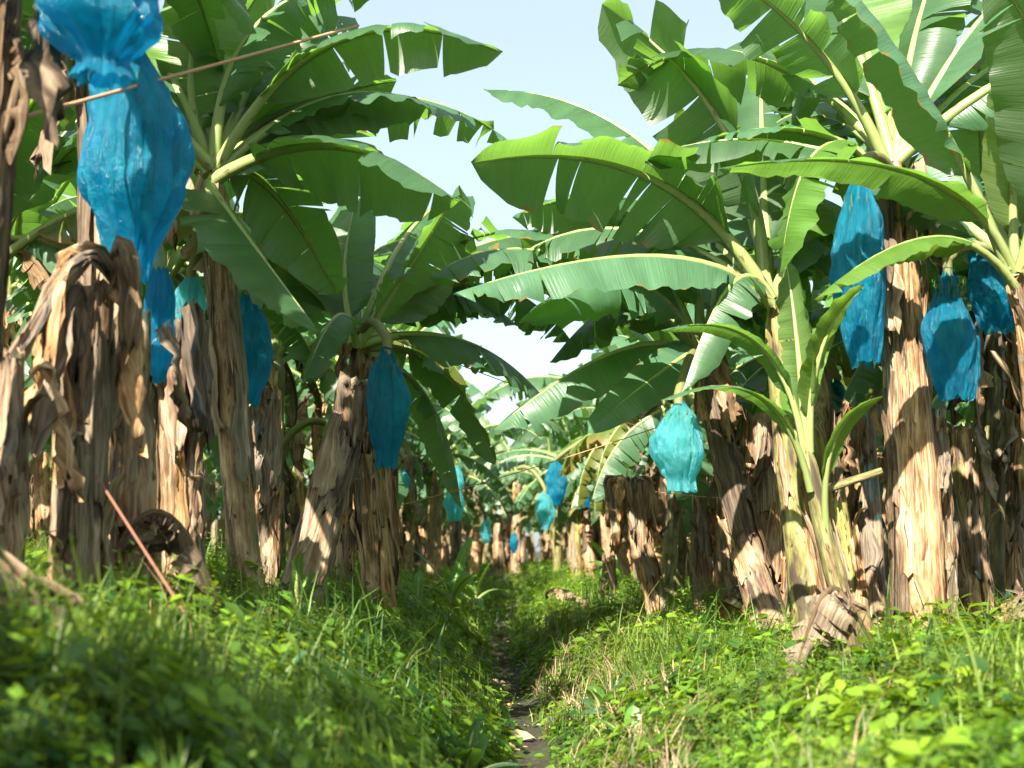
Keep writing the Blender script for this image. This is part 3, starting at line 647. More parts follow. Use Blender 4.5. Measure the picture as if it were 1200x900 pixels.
# ---- fallen dead leaves and cut pieces lying on the banks
def fallen(pts, W, label, seed, mat='dry_dark', fold=.75, petiole=.12):
    P = [at(*p) for p in pts]; th = thing('fallen_leaf', P[2], label, 'dead leaf'); inv = Matrix.Translation(-P[2])
    ch = P[2] - P[0]; ch.z = 0; S0 = ch.cross(Z).normalized()
    g, rg = leaf_geo(lambda t: bez(P[0], P[1], P[2], t), S0, W, random.Random(seed), petiole=petiole, fold=fold, curl=.45, tears=15, torn=.55, rows=34, nc=5, wave=.07, dry=1.3)
    m = g.mesh('dry_blade', (M[mat],)); m.transform(inv); ob('dry_blade', m, th)
    m = rg.mesh('midrib', (M['dry_dark'],)); m.transform(inv); ob('midrib', m, th)
fallen([(118, 700, 5.35), (190, 600, 5.35), (268, 738, 5.5)], .34, 'arched dead banana leaf folded over the grass by a reddish stick', 5, 'dry_dark', .5)
fallen([(150, 690, 5.5), (205, 625, 5.45), (252, 728, 5.5)], .26, 'second dead leaf lying under the arched one by the reddish stick', 15, 'dry_grey', .5)
fallen([(1000, 760, 6.6), (972, 690, 6.4), (926, 812, 6.15)], .40, 'collapsed papery dead leaf draped at the foot of the olive stem', 6, 'dry_grey', .6)
fallen([(955, 745, 6.6), (985, 695, 6.45), (1006, 800, 6.25)], .36, 'crumpled dark dead leaf folded beside the sucker base', 8, 'dry_dark', .6)
fallen([(640, 700, 14.5), (655, 690, 14.3), (690, 706, 14.0)], .3, 'pale dead leaf lying across the ditch crest near far trunks', 11, 'dry', .5)
fallen([(-30, 668, 3.7), (50, 712, 3.6), (112, 808, 3.5)], .2, 'long dead leaf sloping over the rotting stem piece', 12, 'dry_dark', 1.0)
def log(p0, p1, r, label, seed, mat='stem_grey'):
    a, b = at(*p0), at(*p1); th = thing('fallen_stem_piece', a, label, 'fallen stem'); inv = Matrix.Translation(-a)
    s = Stem(a, b, r, r * .85, Vector((0, 0, .03)), seed)
    m = stem_mesh(s, M[mat], True, 16, 14); m.transform(inv); ob('pseudostem', m, th)
    dress(s, random.Random(seed), 10, 3, ('dry_dark', 'dry_grey'), th, inv, 1.0, (.03, .07))
log((-60, 640, 3.95), (118, 815, 3.6), .06, 'dark rotting stem piece sloping down into the weeds of high bank', 61, 'stem')
log((860, 722, 9.0), (888, 706, 9.1), .12, 'short tan cut stem block lying in the grass', 62, 'stem')
log((1165, 735, 7.6), (1215, 712, 7.8), .06, 'pale dead stem piece lying in the grass past the tall tan stem', 63)
# ------------------------------------------------------------------ bagged bunches
def bunch_mesh(Lb, rb, seed):
    rnd = random.Random(seed); g = Geo(); hands = max(5, int(Lb / .095))
    tube(g, [Vector((0, 0, -.02)), Vector((0, 0, -Lb * .5)), Vector((0, 0, -Lb))], [.03, .028, .015], 6)
    for hnd in range(hands):
        z = -Lb * (.06 + .88 * hnd / hands); r_ = rb * (1 - .35 * hnd / hands); k = 11
        for i in range(k):
            a = 6.283 * i / k + hnd * .4 + rnd.uniform(-.08, .08); d = Vector((math.cos(a), math.sin(a), 0))
            pts = [d * .03 + Z * z, d * (r_ * .72) + Z * (z - .01), d * r_ + Z * (z + .055), d * (r_ * .98) + Z * (z + .13)]
            tube(g, pts, [.009, .018, .018, .006], 5)
    return g.mesh('banana_bunch', (M['fruit'],))
BUN = [bunch_mesh(1.0, .5, s) for s in (1, 2)]
def bag_mesh(Lb, rx, prof, seed, tail=0):
    """closed at the tied neck, open ragged hem; unit along -z"""
    rnd = random.Random(seed); n = 60; k = 72; g = Geo(); rr, uu = [], []
    ph = [rnd.uniform(0, 6.28) for _ in range(8)]
    xs = [p[0] for p in prof]; ys = [p[1] for p in prof]
    def R_(s):     # smooth profile
        return sum(float(np.interp(s + e, xs, ys)) for e in (-.04, -.02, 0, .02, .04)) / 5
    hem = [.05 * mnoise.noise(Vector((math.cos(6.283 * i / k) * 2.5, math.sin(6.283 * i / k) * 2.5, ph[4]))) for i in range(k)]
    for j in range(n + 1):
        s = j / n; row, ur = [], []
        base = max(R_(s), .05) * rx
        pinch = 1 - min(1, base / (rx * .95))
        for i in range(k):
            a = 2 * math.pi * i / k; c_, s_ = math.cos(a), math.sin(a)
            q = 1 + (.08 + .24 * pinch) * (.5 * math.sin(7 * a + ph[0] + 1.2 * s) + .3 * math.sin(12 * a + ph[1] - 2 * s) + .3 * math.sin(19 * a + ph[6])) * (.3 + pinch)
            q += .20 * mnoise.noise(Vector((c_ * 1.3, s_ * 1.3, s * 3.4 + ph[2])))
            # creases: sharp valleys running down and slantwise
            q -= .13 * max(0, 1 - 4.5 * abs(mnoise.noise(Vector((c_ * 1.9 + s * 1.2, s_ * 1.9, s * 2.1 + ph[3])))))
            q -= .08 * max(0, 1 - 4.5 * abs(mnoise.noise(Vector((c_ * 4.2, s_ * 4.2 - s * 2, s * 3.7 + ph[5])))))
            z = -Lb * s + (hem[i] * Lb * max(0, (s - .85) / .15))
            row.append(Vector((c_ * base * q + .07 * rx * math.sin(s * 5 + ph[5]), s_ * base * q * .92, z)))
            ur.append((abs(i / k * 2 - 1), s * Lb))
        rr.append(row); uu.append(ur)
    g.grid(rr, uu, 0, True)
    return g.mesh('bag', (None,))
PROF = {
 'drop': [(0, .10), (.06, .16), (.2, .62), (.42, 1), (.62, 1), (.8, .70), (.88, .46), (1, .48)],
 'long': [(0, .14), (.08, .4), (.25, .85), (.55, 1), (.75, .86), (.9, .62), (1, .42)],
 'full': [(0, .12), (.1, .5), (.22, .84), (.5, 1), (.72, .93), (.88, .7), (1, .5)],
 'tail': [(0, .16), (.06, .42), (.2, .82), (.42, 1), (.62, .95), (.76, .7), (.86, .5), (1, .34)],
 'gather': [(0, .3), (.1, .8), (.4, 1), (.7, .92), (.84, .55), (.9, .3), (.95, .34), (1, .44)],
 'tent': [(0, .08), (.07, .12), (.2, .45), (.45, .9), (.6, 1), (.8, .92), (.93, .7), (1, .55)],
 'strip': [(0, .25), (.12, .65), (.32, .88), (.46, .68), (.68, 1), (.88, .8), (1, .55)],
}
def bag(x0, x1, y0, y1, d, prof, mat, label, seed, crown=None, group=None, tie=True, bunch=True, lean=0):
    cx = (x0 + x1) / 2; top = at(cx, y0, d); L = (y1 - y0) / F * d * 1.0; rx = (x1 - x0) / 2 / F * d
    th = thing('bagged_bunch', top, label, 'bagged bananas', group); th.rotation_euler = (0, lean, 0)
    m = bag_mesh(L, rx, PROF[prof], seed); m.materials[0] = M[mat]
    b = ob('bag', m, th)
    if bunch:
        ob('banana_bunch', BUN[seed % 2], th, Matrix.Translation((0, 0, -.16 * L)) @ Matrix.Diagonal((rx * 1.1, rx * 1.1, L * .62, 1)))
    if tie:
        g = Geo(); k = 12; r_ = max(.025, PROF[prof][0][1] * rx * 1.12)
        ring = [Vector((math.cos(6.283 * i / k) * r_, math.sin(6.283 * i / k) * r_, -.035 + .004 * math.sin(i))) for i in range(k)] 
        tube(g, ring + [ring[0]] + [ring[0] + Vector((.02, -.02, -.05)), ring[0] + Vector((.03, -.025, -.11))], .006, 5)
        ob('neck_tie', g.mesh('neck_tie', (M['bag'],)), th)
    if crown is not None:
        cl = th.matrix_basis.inverted() @ crown; g = Geo(); mid = cl * .5 + Vector((0, 0, .12))
        pts = [bez(cl, mid, Vector((0, 0, .02)), i / 8) for i in range(9)] + [Vector((0, 0, -.15 * L))]
        tube(g, pts, [.032] * 9 + [.026], 8); ob('bunch_stalk', g.mesh('bunch_stalk', (M['stalk'],)), th)
    return th
bag(38, 206, -95, 112, 4.15, 'gather', 'bag', 'biggest blue bag, gathered at its bottom, hanging above another blue bag', 1, sH.T)
bag(95, 225, 62, 340, 5.3, 'tail', 'bag', 'long crumpled blue bag hanging above the broad ragged stump', 2, sI.T)
bag(166, 210, 312, 452, 5.75, 'strip', 'bag', 'narrow empty blue bag tail hanging beside the frayed brown stump', 3, bunch=False, crown=sI.c(.75))
bag(205, 243, 322, 396, 7.3, 'full', 'bag_teal', 'pale turquoise bag half hidden behind the crumbling pale strip stump', 4, sF.c(.8))
bag(262, 322, 345, 478, 7.5, 'long', 'bag', 'blue bag hooked against the smooth grey stem, above a slim stump', 5, sF.c(.9))
bag(427, 481, 402, 550, 7.75, 'drop', 'bag', 'smooth teardrop shaped dark blue bag with a tied narrow neck', 6, sG.T)
bag(762, 828, 468, 576, 7.8, 'drop', 'bag_teal', 'sunlit turquoise bag above the leaning trunk with straw cap', 7, sD.T)
bag(970, 1038, 205, 436, 7.15, 'long', 'bag', 'long shiny sky blue bag hanging close beside the tall tan stem', 8, sA.c(.97))
bag(1077, 1144, 308, 472, 7.25, 'tent', 'bag', 'deep blue tent shaped bag with pinched neck by the tall tan stem', 9, sB.T)
bag(1126, 1210, 262, 392, 7.45, 'full', 'bag', 'bright wrinkled blue bag partly behind the pale stalks', 10, sB.T)
# ------------------------------------------------------------------ the rows behind
rf = random.Random(42)
PS = []       # pseudostem prototypes for plants (height about 2.5) and for stumps (height about 1.3)
def stem_proto(h, cut, seed):
    rnd = random.Random(seed); lean = Vector((rnd.uniform(-.22, .22), rnd.uniform(-.15, .15), h))
    st = Stem(Vector((0, 0, -.05)), lean, rnd.uniform(.115, .145), rnd.uniform(.075, .10), Vector((rnd.uniform(-.05, .05), rnd.uniform(-.05, .05), 0)), seed)
    body = stem_mesh(st, M[rnd.choice(('stem', 'stem', 'stem_grey', 'stem_green'))], cut, 14, 18)
    sh = []
    for i in range(7 if body.materials[0] == M['stem'] else 3):
        t0 = rnd.uniform(0, .5); sh.append(sheath_cling(st, rnd.uniform(0, 6.28), t0, min(1, t0 + rnd.uniform(.3, .55)), rnd.uniform(.07, .15), rnd, M[rnd.choice(('dry', 'dry', 'dry_grey', 'dry_dark'))], rnd.choice((0, .05, .12, .18)), 3))
    for i in range(5 if cut else 3):
        sh.append(sheath_hang(st, rnd.uniform(0, 6.28), rnd.uniform(.85, 1), rnd.uniform(.35, .8), rnd.uniform(.07, .14), rnd, M[rnd.choice(('dry', 'dry', 'dry_dark'))], rnd.uniform(.04, .16)))
    return body, sh, st
PSP = [stem_proto(2.3, False, 500 + i) for i in range(7)]
PSS = [stem_proto(1.25, True, 600 + i) for i in range(7)]
def fill_plant(x, y, full, label, group, nl=11):
    s = rf.uniform(.88, 1.1); rz = rf.uniform(0, 6.28)
    th = thing('banana_plant', Vector((x, y, G(x, y) - .03)), label, 'banana plant', group, rz, s)
    body, sh, st = rf.choice(PSP); ob('pseudostem', body, th)
    for m in (sh if y < 20 else rf.sample(sh, min(4, len(sh)))): ob('dry_sheath', m, th)
    a0 = rf.uniform(0, 6.28); I4 = Matrix.Identity(4)
    for i in range(nl):
        k = min(15, max(0, int((i + .5) / nl * 16 + rf.uniform(-1.5, 1.5))))
        proto_leaf(th, I4, st.c(1.0) - Z * (.02 * i), a0 + i * 2.4 + rf.uniform(-.3, .3), k, rf.uniform(.78, 1.08), full, rf.uniform(-.15, .25))
    for i in range(0 if y < 3 else 5 if y < 32 else 3):
        proto_leaf(th, I4, st.c(.99), a0 + i * 1.5 + rf.uniform(-.5, .5), rf.randrange(16, 24), rf.uniform(.55, .85), full)
    for i in range(rf.randint(1, 3)):
        dry_hang(th, I4, st.c(.97), rf.uniform(0, 6.28), rf.randrange(6), rf.uniform(.7, 1))
    return th, st
def fill_stump(x, y, label, group):
    s = rf.uniform(.75, 1.15); th = thing('banana_stump', Vector((x, y, G(x, y) - .03)), label, 'stump', group, rf.uniform(0, 6.28), s)
    body, sh, st = rf.choice(PSS); ob('pseudostem', body, th)
    for m in (sh if y < 20 else rf.sample(sh, min(5, len(sh)))): ob('dry_sheath', m, th)
    return th
spots = []
def add(x, y, row): spots.append((x + rf.uniform(-.35, .35), y + rf.uniform(-.5, .5), row))
for row in range(6):                       # rows run along the ditch
    for sgn in (-1, 1):
        x0 = sgn * (1.8 + 2.4 * row); y = (11.3 if row == 0 else 9.6 if row == 1 else 8.0) + rf.uniform(0, .8)
        while y < 46:
            if abs(x0) < .40 * y + 1.8: add(x0, y, row)
            y += (2.0 if row == 0 else 2.3) if y < 24 else 2.8
for y in (34, 37, 40, 43, 46, 50, 54, 58):
    for x in (-1.6, 0, 1.6): add(x, y, 9)
for y in (49, 53, 57): 
    for x in (-9, -6.5, -4, 4, 6.5, 9): add(x, y, 9)
for q in ((-3.3, 7.7, 1), (-2.9, 9.9, 1), (3.5, 9.6, 1), (2.5, 10.8, 0), (-1.25, 20.6, 0), (1.2, 23.2, 0), (-1.15, 26.5, 0), (1.0, 29, 0)): spots.append(q)
COL = {'pseudostem_brown': 'brown', 'pseudostem_grey': 'greyish', 'pseudostem_olive': 'olive'}
FP = []
for (x, y, row) in spots:
    far = y > 32 and row in (0, 9) or row == 9
    bank = 'higher bank' if x < 0 else 'lower bank'
    rw = 'row lining the ditch' if row == 0 else 'second row from ditch' if row == 1 else 'deep rows behind'
    if far: pl = 'closing off the far end of the ditch'; gp = 'at the far end of the ditch'
    else: pl = 'in %s, %s' % (rw, bank); gp = pl
    th, st = fill_plant(x, y, y < 15, 'x', 'banana plants ' + gp, nl=10 if y < 20 else 8)
    c = COL[next(o for o in th.children if o.name.startswith('pseudostem')).data.materials[0].name]
    th['label'] = 'leafy banana plant with %s stem %s' % (c, pl)
    FP.append((x, y, th, st))
    for q in range(2 if row == 0 or (far and abs(x) < 4) else 1 if y > 12 else 0):
        sx = x + (rf.choice((-1, 1)) if row else (1 if x > 0 else -1)) * rf.uniform(.25, .6)
        s = fill_stump(sx, y + rf.uniform(-.8, .8), 'x', 'stumps ' + gp)
        c = COL[next(o for o in s.children if o.name.startswith('pseudostem')).data.materials[0].name]
        s['label'] = 'ragged %s banana stump %s' % (c, pl)
# plants beside and behind the camera: the plantation goes on, and they shade the foreground
for (x, y) in ((-4.2, .6), (1.75, .0), (-1.9, .2), (-1.6, -2.7), (1.7, -2.8), (3.3, 3.4), (4.9, 4.6), (-4.6, 4.6)):
    fill_plant(x, y, False, 'banana plant standing outside the view beside the camera', 'banana plants around the viewpoint', 8)
# more bags further along the rows
def near_plant(px, d):
    x = (px - 600) / F * d
    return min(FP, key=lambda f: (f[0] - x) ** 2 + (f[1] - d) ** 2)
for i, (x0, x1, y0, y1, d, pr, mt, lab) in enumerate([
    (521, 546, 546, 610, 17, 'strip', 'bag_teal', 'pale turquoise bag pinched in its middle beside a slanting pale trunk'),
    (637, 664, 540, 592, 18, 'full', 'bag', 'small dark blue bag hanging directly over a turquoise bag'),
    (627, 650, 574, 620, 17, 'drop', 'bag_teal', 'small turquoise bag hanging directly beneath a dark blue one'),
    (682, 698, 560, 594, 22, 'full', 'bag', 'tiny dark blue bag in shade behind a drooping leaf'),
    (563, 576, 606, 636, 27, 'full', 'bag_teal', 'tiny pale bag above the far end of the ditch, next to a brown stem'),
    (597, 608, 622, 648, 30, 'drop', 'bag', 'tiny blue bag low between the far trunks above the ditch'),
    (972, 990, 444, 478, 10.5, 'full', 'bag', 'small blue bag glimpsed between the sucker leaves and a stump'),
    (317, 331, 535, 580, 10.5, 'strip', 'bag', 'small blue bag glimpsed past the shaggy slim stump'),
    (141, 158, 440, 466, 8.0, 'strip', 'bag_teal', 'small turquoise bag glimpsed through the frayed stumps'),
    (470, 486, 545, 572, 13.5, 'drop', 'bag_teal', 'small pale blue bag behind the drooping leaves of the teardrop bag plant'),
    (1150, 1168, 545, 575, 13, 'full', 'bag', 'small blue bag beyond the free standing tan stump'),
]):
    f = near_plant((x0 + x1) / 2, d)
    top = at((x0 + x1) / 2, y0, d); cr = f[2].matrix_basis @ f[3].T
    if (cr - top).length > 1.6: cr = top + Vector((.35 if i % 2 else -.35, .25, .3))
    bag(x0, x1, y0, y1, d, pr, mt, lab, 30 + i, cr, tie=False)
# ------------------------------------------------------------------ twine, sticks, small suckers
def line(name, pts, r, mat, label, cat, sag=.0):
    a, b = at(*pts[0]), at(*pts[1]); th_ = a; g = Geo(); n = 10
    P = [a.lerp(b, i / n) - Z * (sag * 4 * (i / n) * (1 - i / n)) - a for i in range(n + 1)]
    tube(g, P, r, 5); o = ob(name, g.mesh(name, (M[mat],)), None, Matrix.Translation(a), label, cat)
line('twine', [(-30, 153, 4.3), (420, 30, 7.1)], .0085, 'twine', 'pink orange twine stretched tight in front of the two large blue bags', 'twine')
line('leaning_stick', [(112, 556, 4.9), (216, 718, 4.45)],   .006, 'stick', 'thin reddish stick leaning over the arched dead leaf', 'stick')
line('twine', [(470, 592, 9.5), (905, 452, 8.9)], .0035, 'twine', 'thin tan twine running across the ditch below the drooping leaves', 'twine', .04)
line('twine', [(438, 388, 9.0), (820, 520, 13.0)], .004, 'twine', 'thin tan twine sloping from the teardrop bag plant across the ditch', 'twine', .05)
line('twine', [(690, 560, 16.0), (880, 585, 9.1)], .0035, 'twine', 'thin slack twine tied to the wide tan stump', 'twine', .05)
def sucker(px, d, s, label, seed, n=5):
    x = (px - 600) / F * d; P = Vector((x, d, G(x, d) - .02)); th = thing('banana_sucker', P, label, 'banana sucker'); rnd = random.Random(seed)
    g = Geo(); tube(g, [Vector((0, 0, 0)), Vector((.01, 0, .12 * s)), Vector((.0, .01, .25 * s))], [.035 * s, .028 * s, .02 * s], 8)
    ob('pseudostem', g.mesh('pseudostem', (M['stem_green'],)), th)
    a = rnd.uniform(0, 6.28)
    for i in range(n):
        L = rnd.uniform(.5, .8) * s; cv = arc_curve(L, R(78 - 9 * i), R(30 + 14 * i), 1.4)
        gg, rg = leaf_geo(cv, Vector((0, -1, 0)), rnd.uniform(.13, .2) * s, rnd, petiole=.12, fold=-.1, curl=.3, tears=0, rows=14, nc=3, wave=.012)
        mw = Matrix.Translation((0, 0, .2 * s)) @ Matrix.Rotation(a + i * 2.3, 4, 'Z')
        o = ob('leaf', gg.mesh('leaf', (M['leaf_young'],)), th, mw); ob('midrib', rg.mesh('midrib', (M['rib'],)), o)
sucker(530, 14, 1.05, 'small banana sucker with blue green leaves on the bank crest near the ditch', 1)
sucker(556, 17, .8, 'low spreading banana sucker at the ditch edge below the pinched turquoise bag', 2, 6)
sucker(722, 17, 1.15, 'broad leaved banana sucker on the lower bank by a narrow grey stump', 3)
sucker(490, 11.5, .7, 'small banana sucker in front of the upright grey brown stump', 4)
sucker(1090, 10.5, 1.2, 'banana sucker growing between the tan stumps', 5)
sucker(350, 7.2, .45, 'tiny banana sucker at the foot of the leaning grey trunk', 6, 4)
# broad-leaved weeds
def weed(px, py_d, s, label, seed):
    d = py_d; x = (px - 600) / F * d; th = thing('broadleaf_weed', Vector((x, d, G(x, d) - .01)), label, 'weed'); rnd = random.Random(seed)
    for i in range(7):
        cv = arc_curve(rnd.uniform(.2, .34) * s, R(rnd.uniform(45, 85)), R(rnd.uniform(20, 90)), 1.4)
        gg, rg = leaf_geo(cv, Vector((0, -1, 0)), rnd.uniform(.09, .14) * s, rnd, petiole=.3, fold=-.15, curl=.4, tears=0, rows=10, nc=2, wave=.008)
        ob('leaf', merged('leaf', gg, rg, (M['leaf_young'] if i % 2 else M['leaf'], M['rib'])), th, Matrix.Rotation(i * .95 + rnd.random(), 4, 'Z'))
weed(415, 6.6, 1.0, 'broad leaved weed clump on the slope below the leaning grey trunk', 1)
weed(545, 5.6, .9, 'broad leaved weed low on the slope near the bare ditch floor', 2)
weed(704, 7.0, 1.0, 'tall broad leaved weed on the lower bank above dry straw', 3)
weed(735, 6.0, .8, 'small broad leaved weed among dry straw on the lower bank', 4)
weed(925, 6.6, .7, 'rounded weed beside the collapsed papery dead leaf', 5)
weed(330, 4.6, .7, 'pale strap leaved weed in the shade of the higher bank', 6)
weed(125, 4.9, .8, 'bright young weed growing against the broad ragged stump', 7)
# ------------------------------------------------------------------ ground cover (too many leaves to count)
NR = np.random.RandomState(9)
def leafpoly(L, W, n=6):
    """an ovate leaf along +x with a creased middle: verts, tris"""
    if n == 6:
        v = [(0, 0, 0), (.35 * L, .5 * W, .12 * W), (.72 * L, .40 * W, .02 * L), (L, 0, -.12 * L), (.72 * L, -.40 * W, .02 * L), (.35 * L, -.5 * W, .12 * W), (.5 * L, 0, -.03 * L)]
        f = [(0, 6, 1), (1, 6, 2), (2, 6, 3), (3, 6, 4), (4, 6, 5), (5, 6, 0)]
    else:
        v = [(0, 0, 0), (.45 * L, .5 * W, .1 * W), (L, 0, -.1 * L), (.45 * L, -.5 * W, .1 * W)]; f = [(0, 2, 1), (0, 3, 2)]
    return np.array(v), np.array(f)
def rot(yaw, pitch, rollv=0):
    return np.array((Matrix.Rotation(yaw, 3, 'Z') @ Matrix.Rotation(-pitch, 3, 'Y') @ Matrix.Rotation(rollv, 3, 'X')))
def join(parts):
    V, Fc, T, o = [], [], [], 0
    for v, f, t in parts: V.append(v); Fc.append(f + o); T.append(np.full(len(v), t)); o += len(v)
    return np.concatenate(V), np.concatenate(Fc), np.concatenate(T)
def strip_blade(L, w_, bend, seg=3):
    """a tapered curved blade in the x-z plane"""
    v, f = [], []; x = z = 0; th = math.pi / 2 - .15
    for i in range(seg + 1):
        q = w_ * (1 - (i / seg) ** 1.5) * .5 + .0004
        v += [(x, q, z), (x, -q, z)]
        x += math.cos(th) * L / seg; z += math.sin(th) * L / seg; th -= bend / seg
        if i: f += [(2 * i - 2, 2 * i - 1, 2 * i + 1), (2 * i - 2, 2 * i + 1, 2 * i)]
    return np.array(v), np.array(f)
def t_broad(n, low):
    parts = []; h = NR.uniform(.04, .16)
    for i in range(n):
        L = NR.uniform(.026, .058); v, f = leafpoly(L, L * NR.uniform(.45, .7), 4 if low else 6)
        q = NR.rand(); r_ = NR.uniform(.0, .07); a = NR.uniform(0, 6.28)
        v = v @ rot(NR.uniform(0, 6.28), NR.uniform(-.5, .7), NR.uniform(-.5, .5)).T + np.array((math.cos(a) * r_, math.sin(a) * r_, h * (.25 + .75 * q)))
        parts.append((v, f, NR.rand()))
    for i in range(3):
        v, f = strip_blade(h, .004, NR.uniform(.2, 1), 2); parts.append((v @ rot(NR.uniform(0, 6.28), 0).T, f, .4))
    return join(parts)
def t_grass(n, lo, hi, w_):
    parts = []
    for i in range(n):
        v, f = strip_blade(NR.uniform(lo, hi), NR.uniform(.6, 1.3) * w_, NR.uniform(.3, 1.9))
        parts.append((v @ rot(NR.uniform(0, 6.28), NR.uniform(-.35, .1)).T + np.array((NR.normal() * .018, NR.normal() * .018, 0)), f, NR.rand()))
    return join(parts)
def t_feather(low):
    parts = []
    for k in range(3):
        H = NR.uniform(.14, .30); lean = rot(NR.uniform(0, 6.28), NR.uniform(-.3, .3)); off = np.array((NR.normal() * .03, NR.normal() * .03, 0))
        v, f = strip_blade(H, .004, .2, 2); parts.append((v @ lean.T + off, f, .5))
        for i in range(7 if low else 12):
            L = NR.uniform(.016, .034) * (1.3 if low else 1); v, f = leafpoly(L, L * .45, 4)
            v = v @ rot(i * 2.4, NR.uniform(-.1, .6)).T + np.array((0, 0, H * (.25 + .72 * i / (7 if low else 12)))); parts.append((v @ lean.T + off, f, NR.uniform(.3, 1)))
    return join(parts)
def t_litter():
    parts = []
    for i in range(3):
        L = NR.uniform(.05, .16); v, f = leafpoly(L, L * NR.uniform(.3, .6), 6); v[:, 2] += NR.uniform(-.02, .02, len(v))
        parts.append((v @ rot(NR.uniform(0, 6.28), NR.uniform(-.3, .3), NR.uniform(-.8, .8)).T + np.array((NR.normal() * .06, NR.normal() * .06, .02)), f, NR.rand()))
    return join(parts)
T_B = [t_broad(12, False) for _ in range(10)]; T_BL = [t_broad(9, True) for _ in range(8)]
T_G = [t_grass(9, .08, .26, .006) for _ in range(10)]; T_F = [t_feather(False) for _ in range(7)]; T_FL = [t_feather(True) for _ in range(6)]
T_S = [t_grass(8, .08, .3, .006) for _ in range(6)]; T_L = [t_litter() for _ in range(6)]; T_W = [t_grass(5, .14, .32, .016) for _ in range(5)]
def pn(x, y, s, k): return mnoise.noise(Vector((x * s, y * s, k)))
def scatter(name, temps, pts, smin, smax, mat, tint_f=None, sink=.012):
    V, Fc, T, o = [], [], [], 0
    for (x, y) in pts:
        v, f, t = temps[NR.randint(len(temps))]; s = NR.uniform(smin, smax) * (.95 + .75 * pn(x, y, 1.4, 21)); patch = pn(x, y, .8, 33) * .45; a = NR.uniform(0, 6.28); c, sn = math.cos(a), math.sin(a)
        z = G(x, y) - sink
        gx = (G(x + .08, y) - G(x - .08, y)) / .16
        q = v * s; vx = q[:, 0] * c - q[:, 1] * sn; vy = q[:, 0] * sn + q[:, 1] * c
        V.append(np.stack([x + vx, y + vy, z + q[:, 2] + vx * gx], 1)); Fc.append(f + o); o += len(v)
        T.append(np.clip(t * .75 + NR.uniform(-.15, .3) + patch, 0, 1))
    V = np.concatenate(V).astype(np.float32); Fc = np.concatenate(Fc).astype(np.int32); T = np.concatenate(T).astype(np.float32)
    me = bpy.data.meshes.new(name); me.vertices.add(len(V)); me.vertices.foreach_set('co', V.ravel())
    me.loops.add(Fc.size); me.loops.foreach_set('vertex_index', Fc.ravel())
    me.polygons.add(len(Fc)); me.polygons.foreach_set('loop_start', np.arange(0, Fc.size, 3, dtype=np.int32)); 
    me.update(calc_edges=True)
    at_ = me.attributes.new('tint', 'FLOAT', 'POINT'); at_.data.foreach_set('value', T)
    me.materials.append(M[mat])
    return ob(name, me, kind='stuff')
def pn(x, y, s, k): return mnoise.noise(Vector((x * s, y * s, k)))
def pts(n, y0, y1, xmax, keep):
    out = []; tries = 0
    while len(out) < n and tries < n * 12:
        tries += 1; y = math.sqrt(NR.uniform(y0 * y0, y1 * y1)) if xmax is None else NR.uniform(y0, y1)
        lim = min(.44 * y + .5, xmax or 99); x = NR.uniform(-lim, lim); e = x - dcen(y)
        if abs(e) < (.12 if y < 15 else .03) + .05 * pn(x, y, 2, 1): continue
        if NR.rand() < keep(x, y, e): out.append((x, y))
    return out
def dens(k, s=1.1, lo=.15): return lambda x, y, e: max(lo, min(1, .55 + 1.3 * pn(x, y, s, k))) * (min(1, .4 + abs(e)))
L_ = 'ground cover'
T_BB = [t_broad(8, False) for _ in range(6)]
def lab(o, l, c): o['label'] = l; o['category'] = c
lab(scatter('ground_cover', T_B, pts(4000, 1.6, 6.2, None, dens(1)), .9, 1.6, 'weed'), 'low creeping broad leaved weeds covering the near banks', L_)
lab(scatter('ground_cover', T_B, pts(6500, 6.2, 13, 4.2, dens(2)), .9, 1.8, 'weed'), 'low creeping broad leaved weeds covering the middle banks', L_)
lab(scatter('ground_cover', T_BL, pts(9000, 13, 40, 6, dens(3)), 1.2, 2.2, 'weed'), 'low weeds covering the far banks', L_)
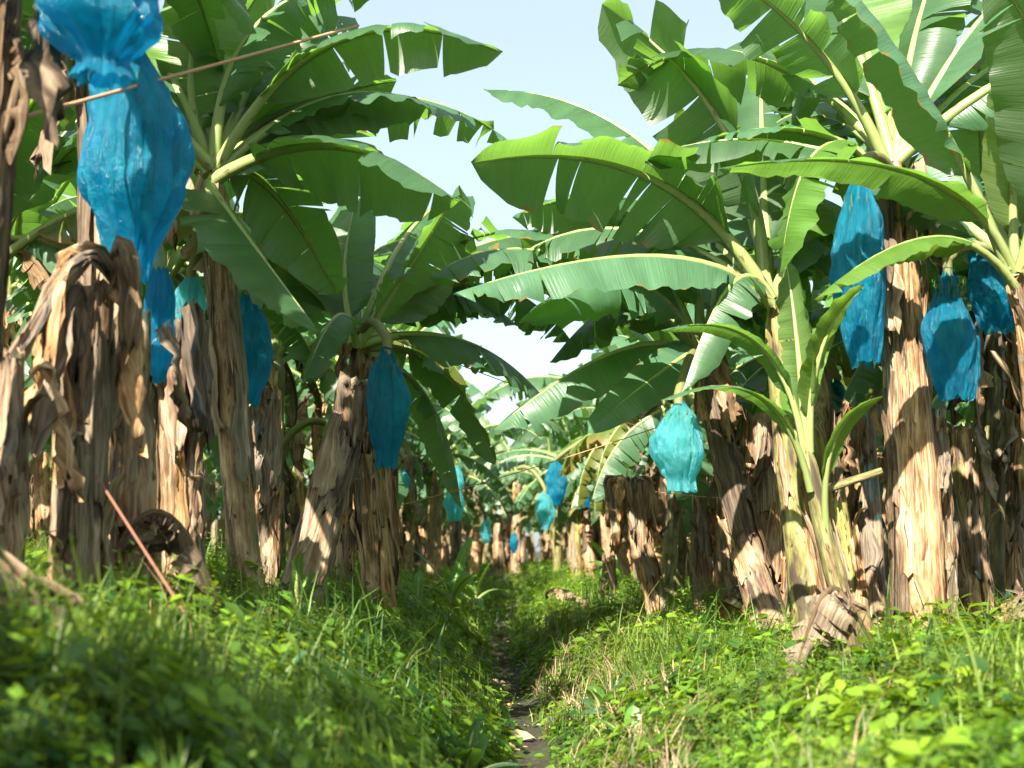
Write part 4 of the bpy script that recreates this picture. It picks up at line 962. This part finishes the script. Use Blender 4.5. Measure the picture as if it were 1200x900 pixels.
lab(scatter('ground_cover', T_BB, pts(700, 1.6, 9, None, dens(11, .9, .05)), 1.2, 1.9, 'weed'), 'larger leaved weeds standing above the creeping cover', L_)
lab(scatter('grass', T_G, pts(2200, 1.8, 9, None, dens(4)), .7, 1.3, 'grass'), 'fine green grass growing through weeds on near banks', 'grass')
lab(scatter('grass', T_G, pts(4200, 9, 26, 5, dens(5)), 1.0, 1.7, 'grass'), 'fine green grass on the middle and far banks', 'grass')
lab(scatter('grass', T_G, pts(1000, 2.6, 12, 3.6, lambda x, y, e: 0 if abs(e) < .55 else max(0, 1.6 * pn(x, y, .7, 51))), 1.2, 2.1, 'grass'), 'taller grass clumps rising above the weeds', 'grass')
lab(scatter('grass', T_W, pts(420, 1.9, 12, 3.5, dens(6)), .7, 1.2, 'grass'), 'broad bladed grass tufts scattered over the banks', 'grass')
lab(scatter('feathery_weeds', T_F, pts(1700, 2.2, 9.5, None, dens(7, .8, .05)), .7, 1.25, 'grass'), 'feathery upright weeds on both slopes', 'weeds')
lab(scatter('feathery_weeds', T_FL, pts(1500, 9.5, 26, 4, dens(8, .8, .05)), 1.0, 1.7, 'weed'), 'feathery upright weeds on the farther slopes', 'weeds')
lab(scatter('dry_straw', T_S, pts(760, 2.5, 14, 3.2, lambda x, y, e: .8 * math.exp(-((x - .62) / .3) ** 2 - ((y - 6.4) / 1.3) ** 2) + max(.02, 1.2 * pn(x, y, .9, 12.3)) * (1.0 if e > .2 else .35)), .7, 1.3, 'straw'), 'tangled dry straw lying on the slopes', 'straw')
lab(scatter('leaf_litter', T_L, pts(2300, 3, 26, 5, lambda x, y, e: .9 if abs(e) > 1.4 else .15), .8, 1.8, 'straw'), 'dry leaf litter under the banana plants', 'litter')

def ditch_pts(n):
    out = []
    for i in range(n):
        y = NR.uniform(3, 22); out.append((dcen(y) + NR.normal() * .13, y))
    return out
lab(scatter('leaf_litter', T_L, ditch_pts(170), .5, 1.3, 'straw'), 'dead leaves lying along the bare ditch floor', 'litter')
lab(scatter('ground_cover', T_B, ditch_pts(120), .4, .8, 'weed'), 'seedlings sprouting along the ditch floor', L_)
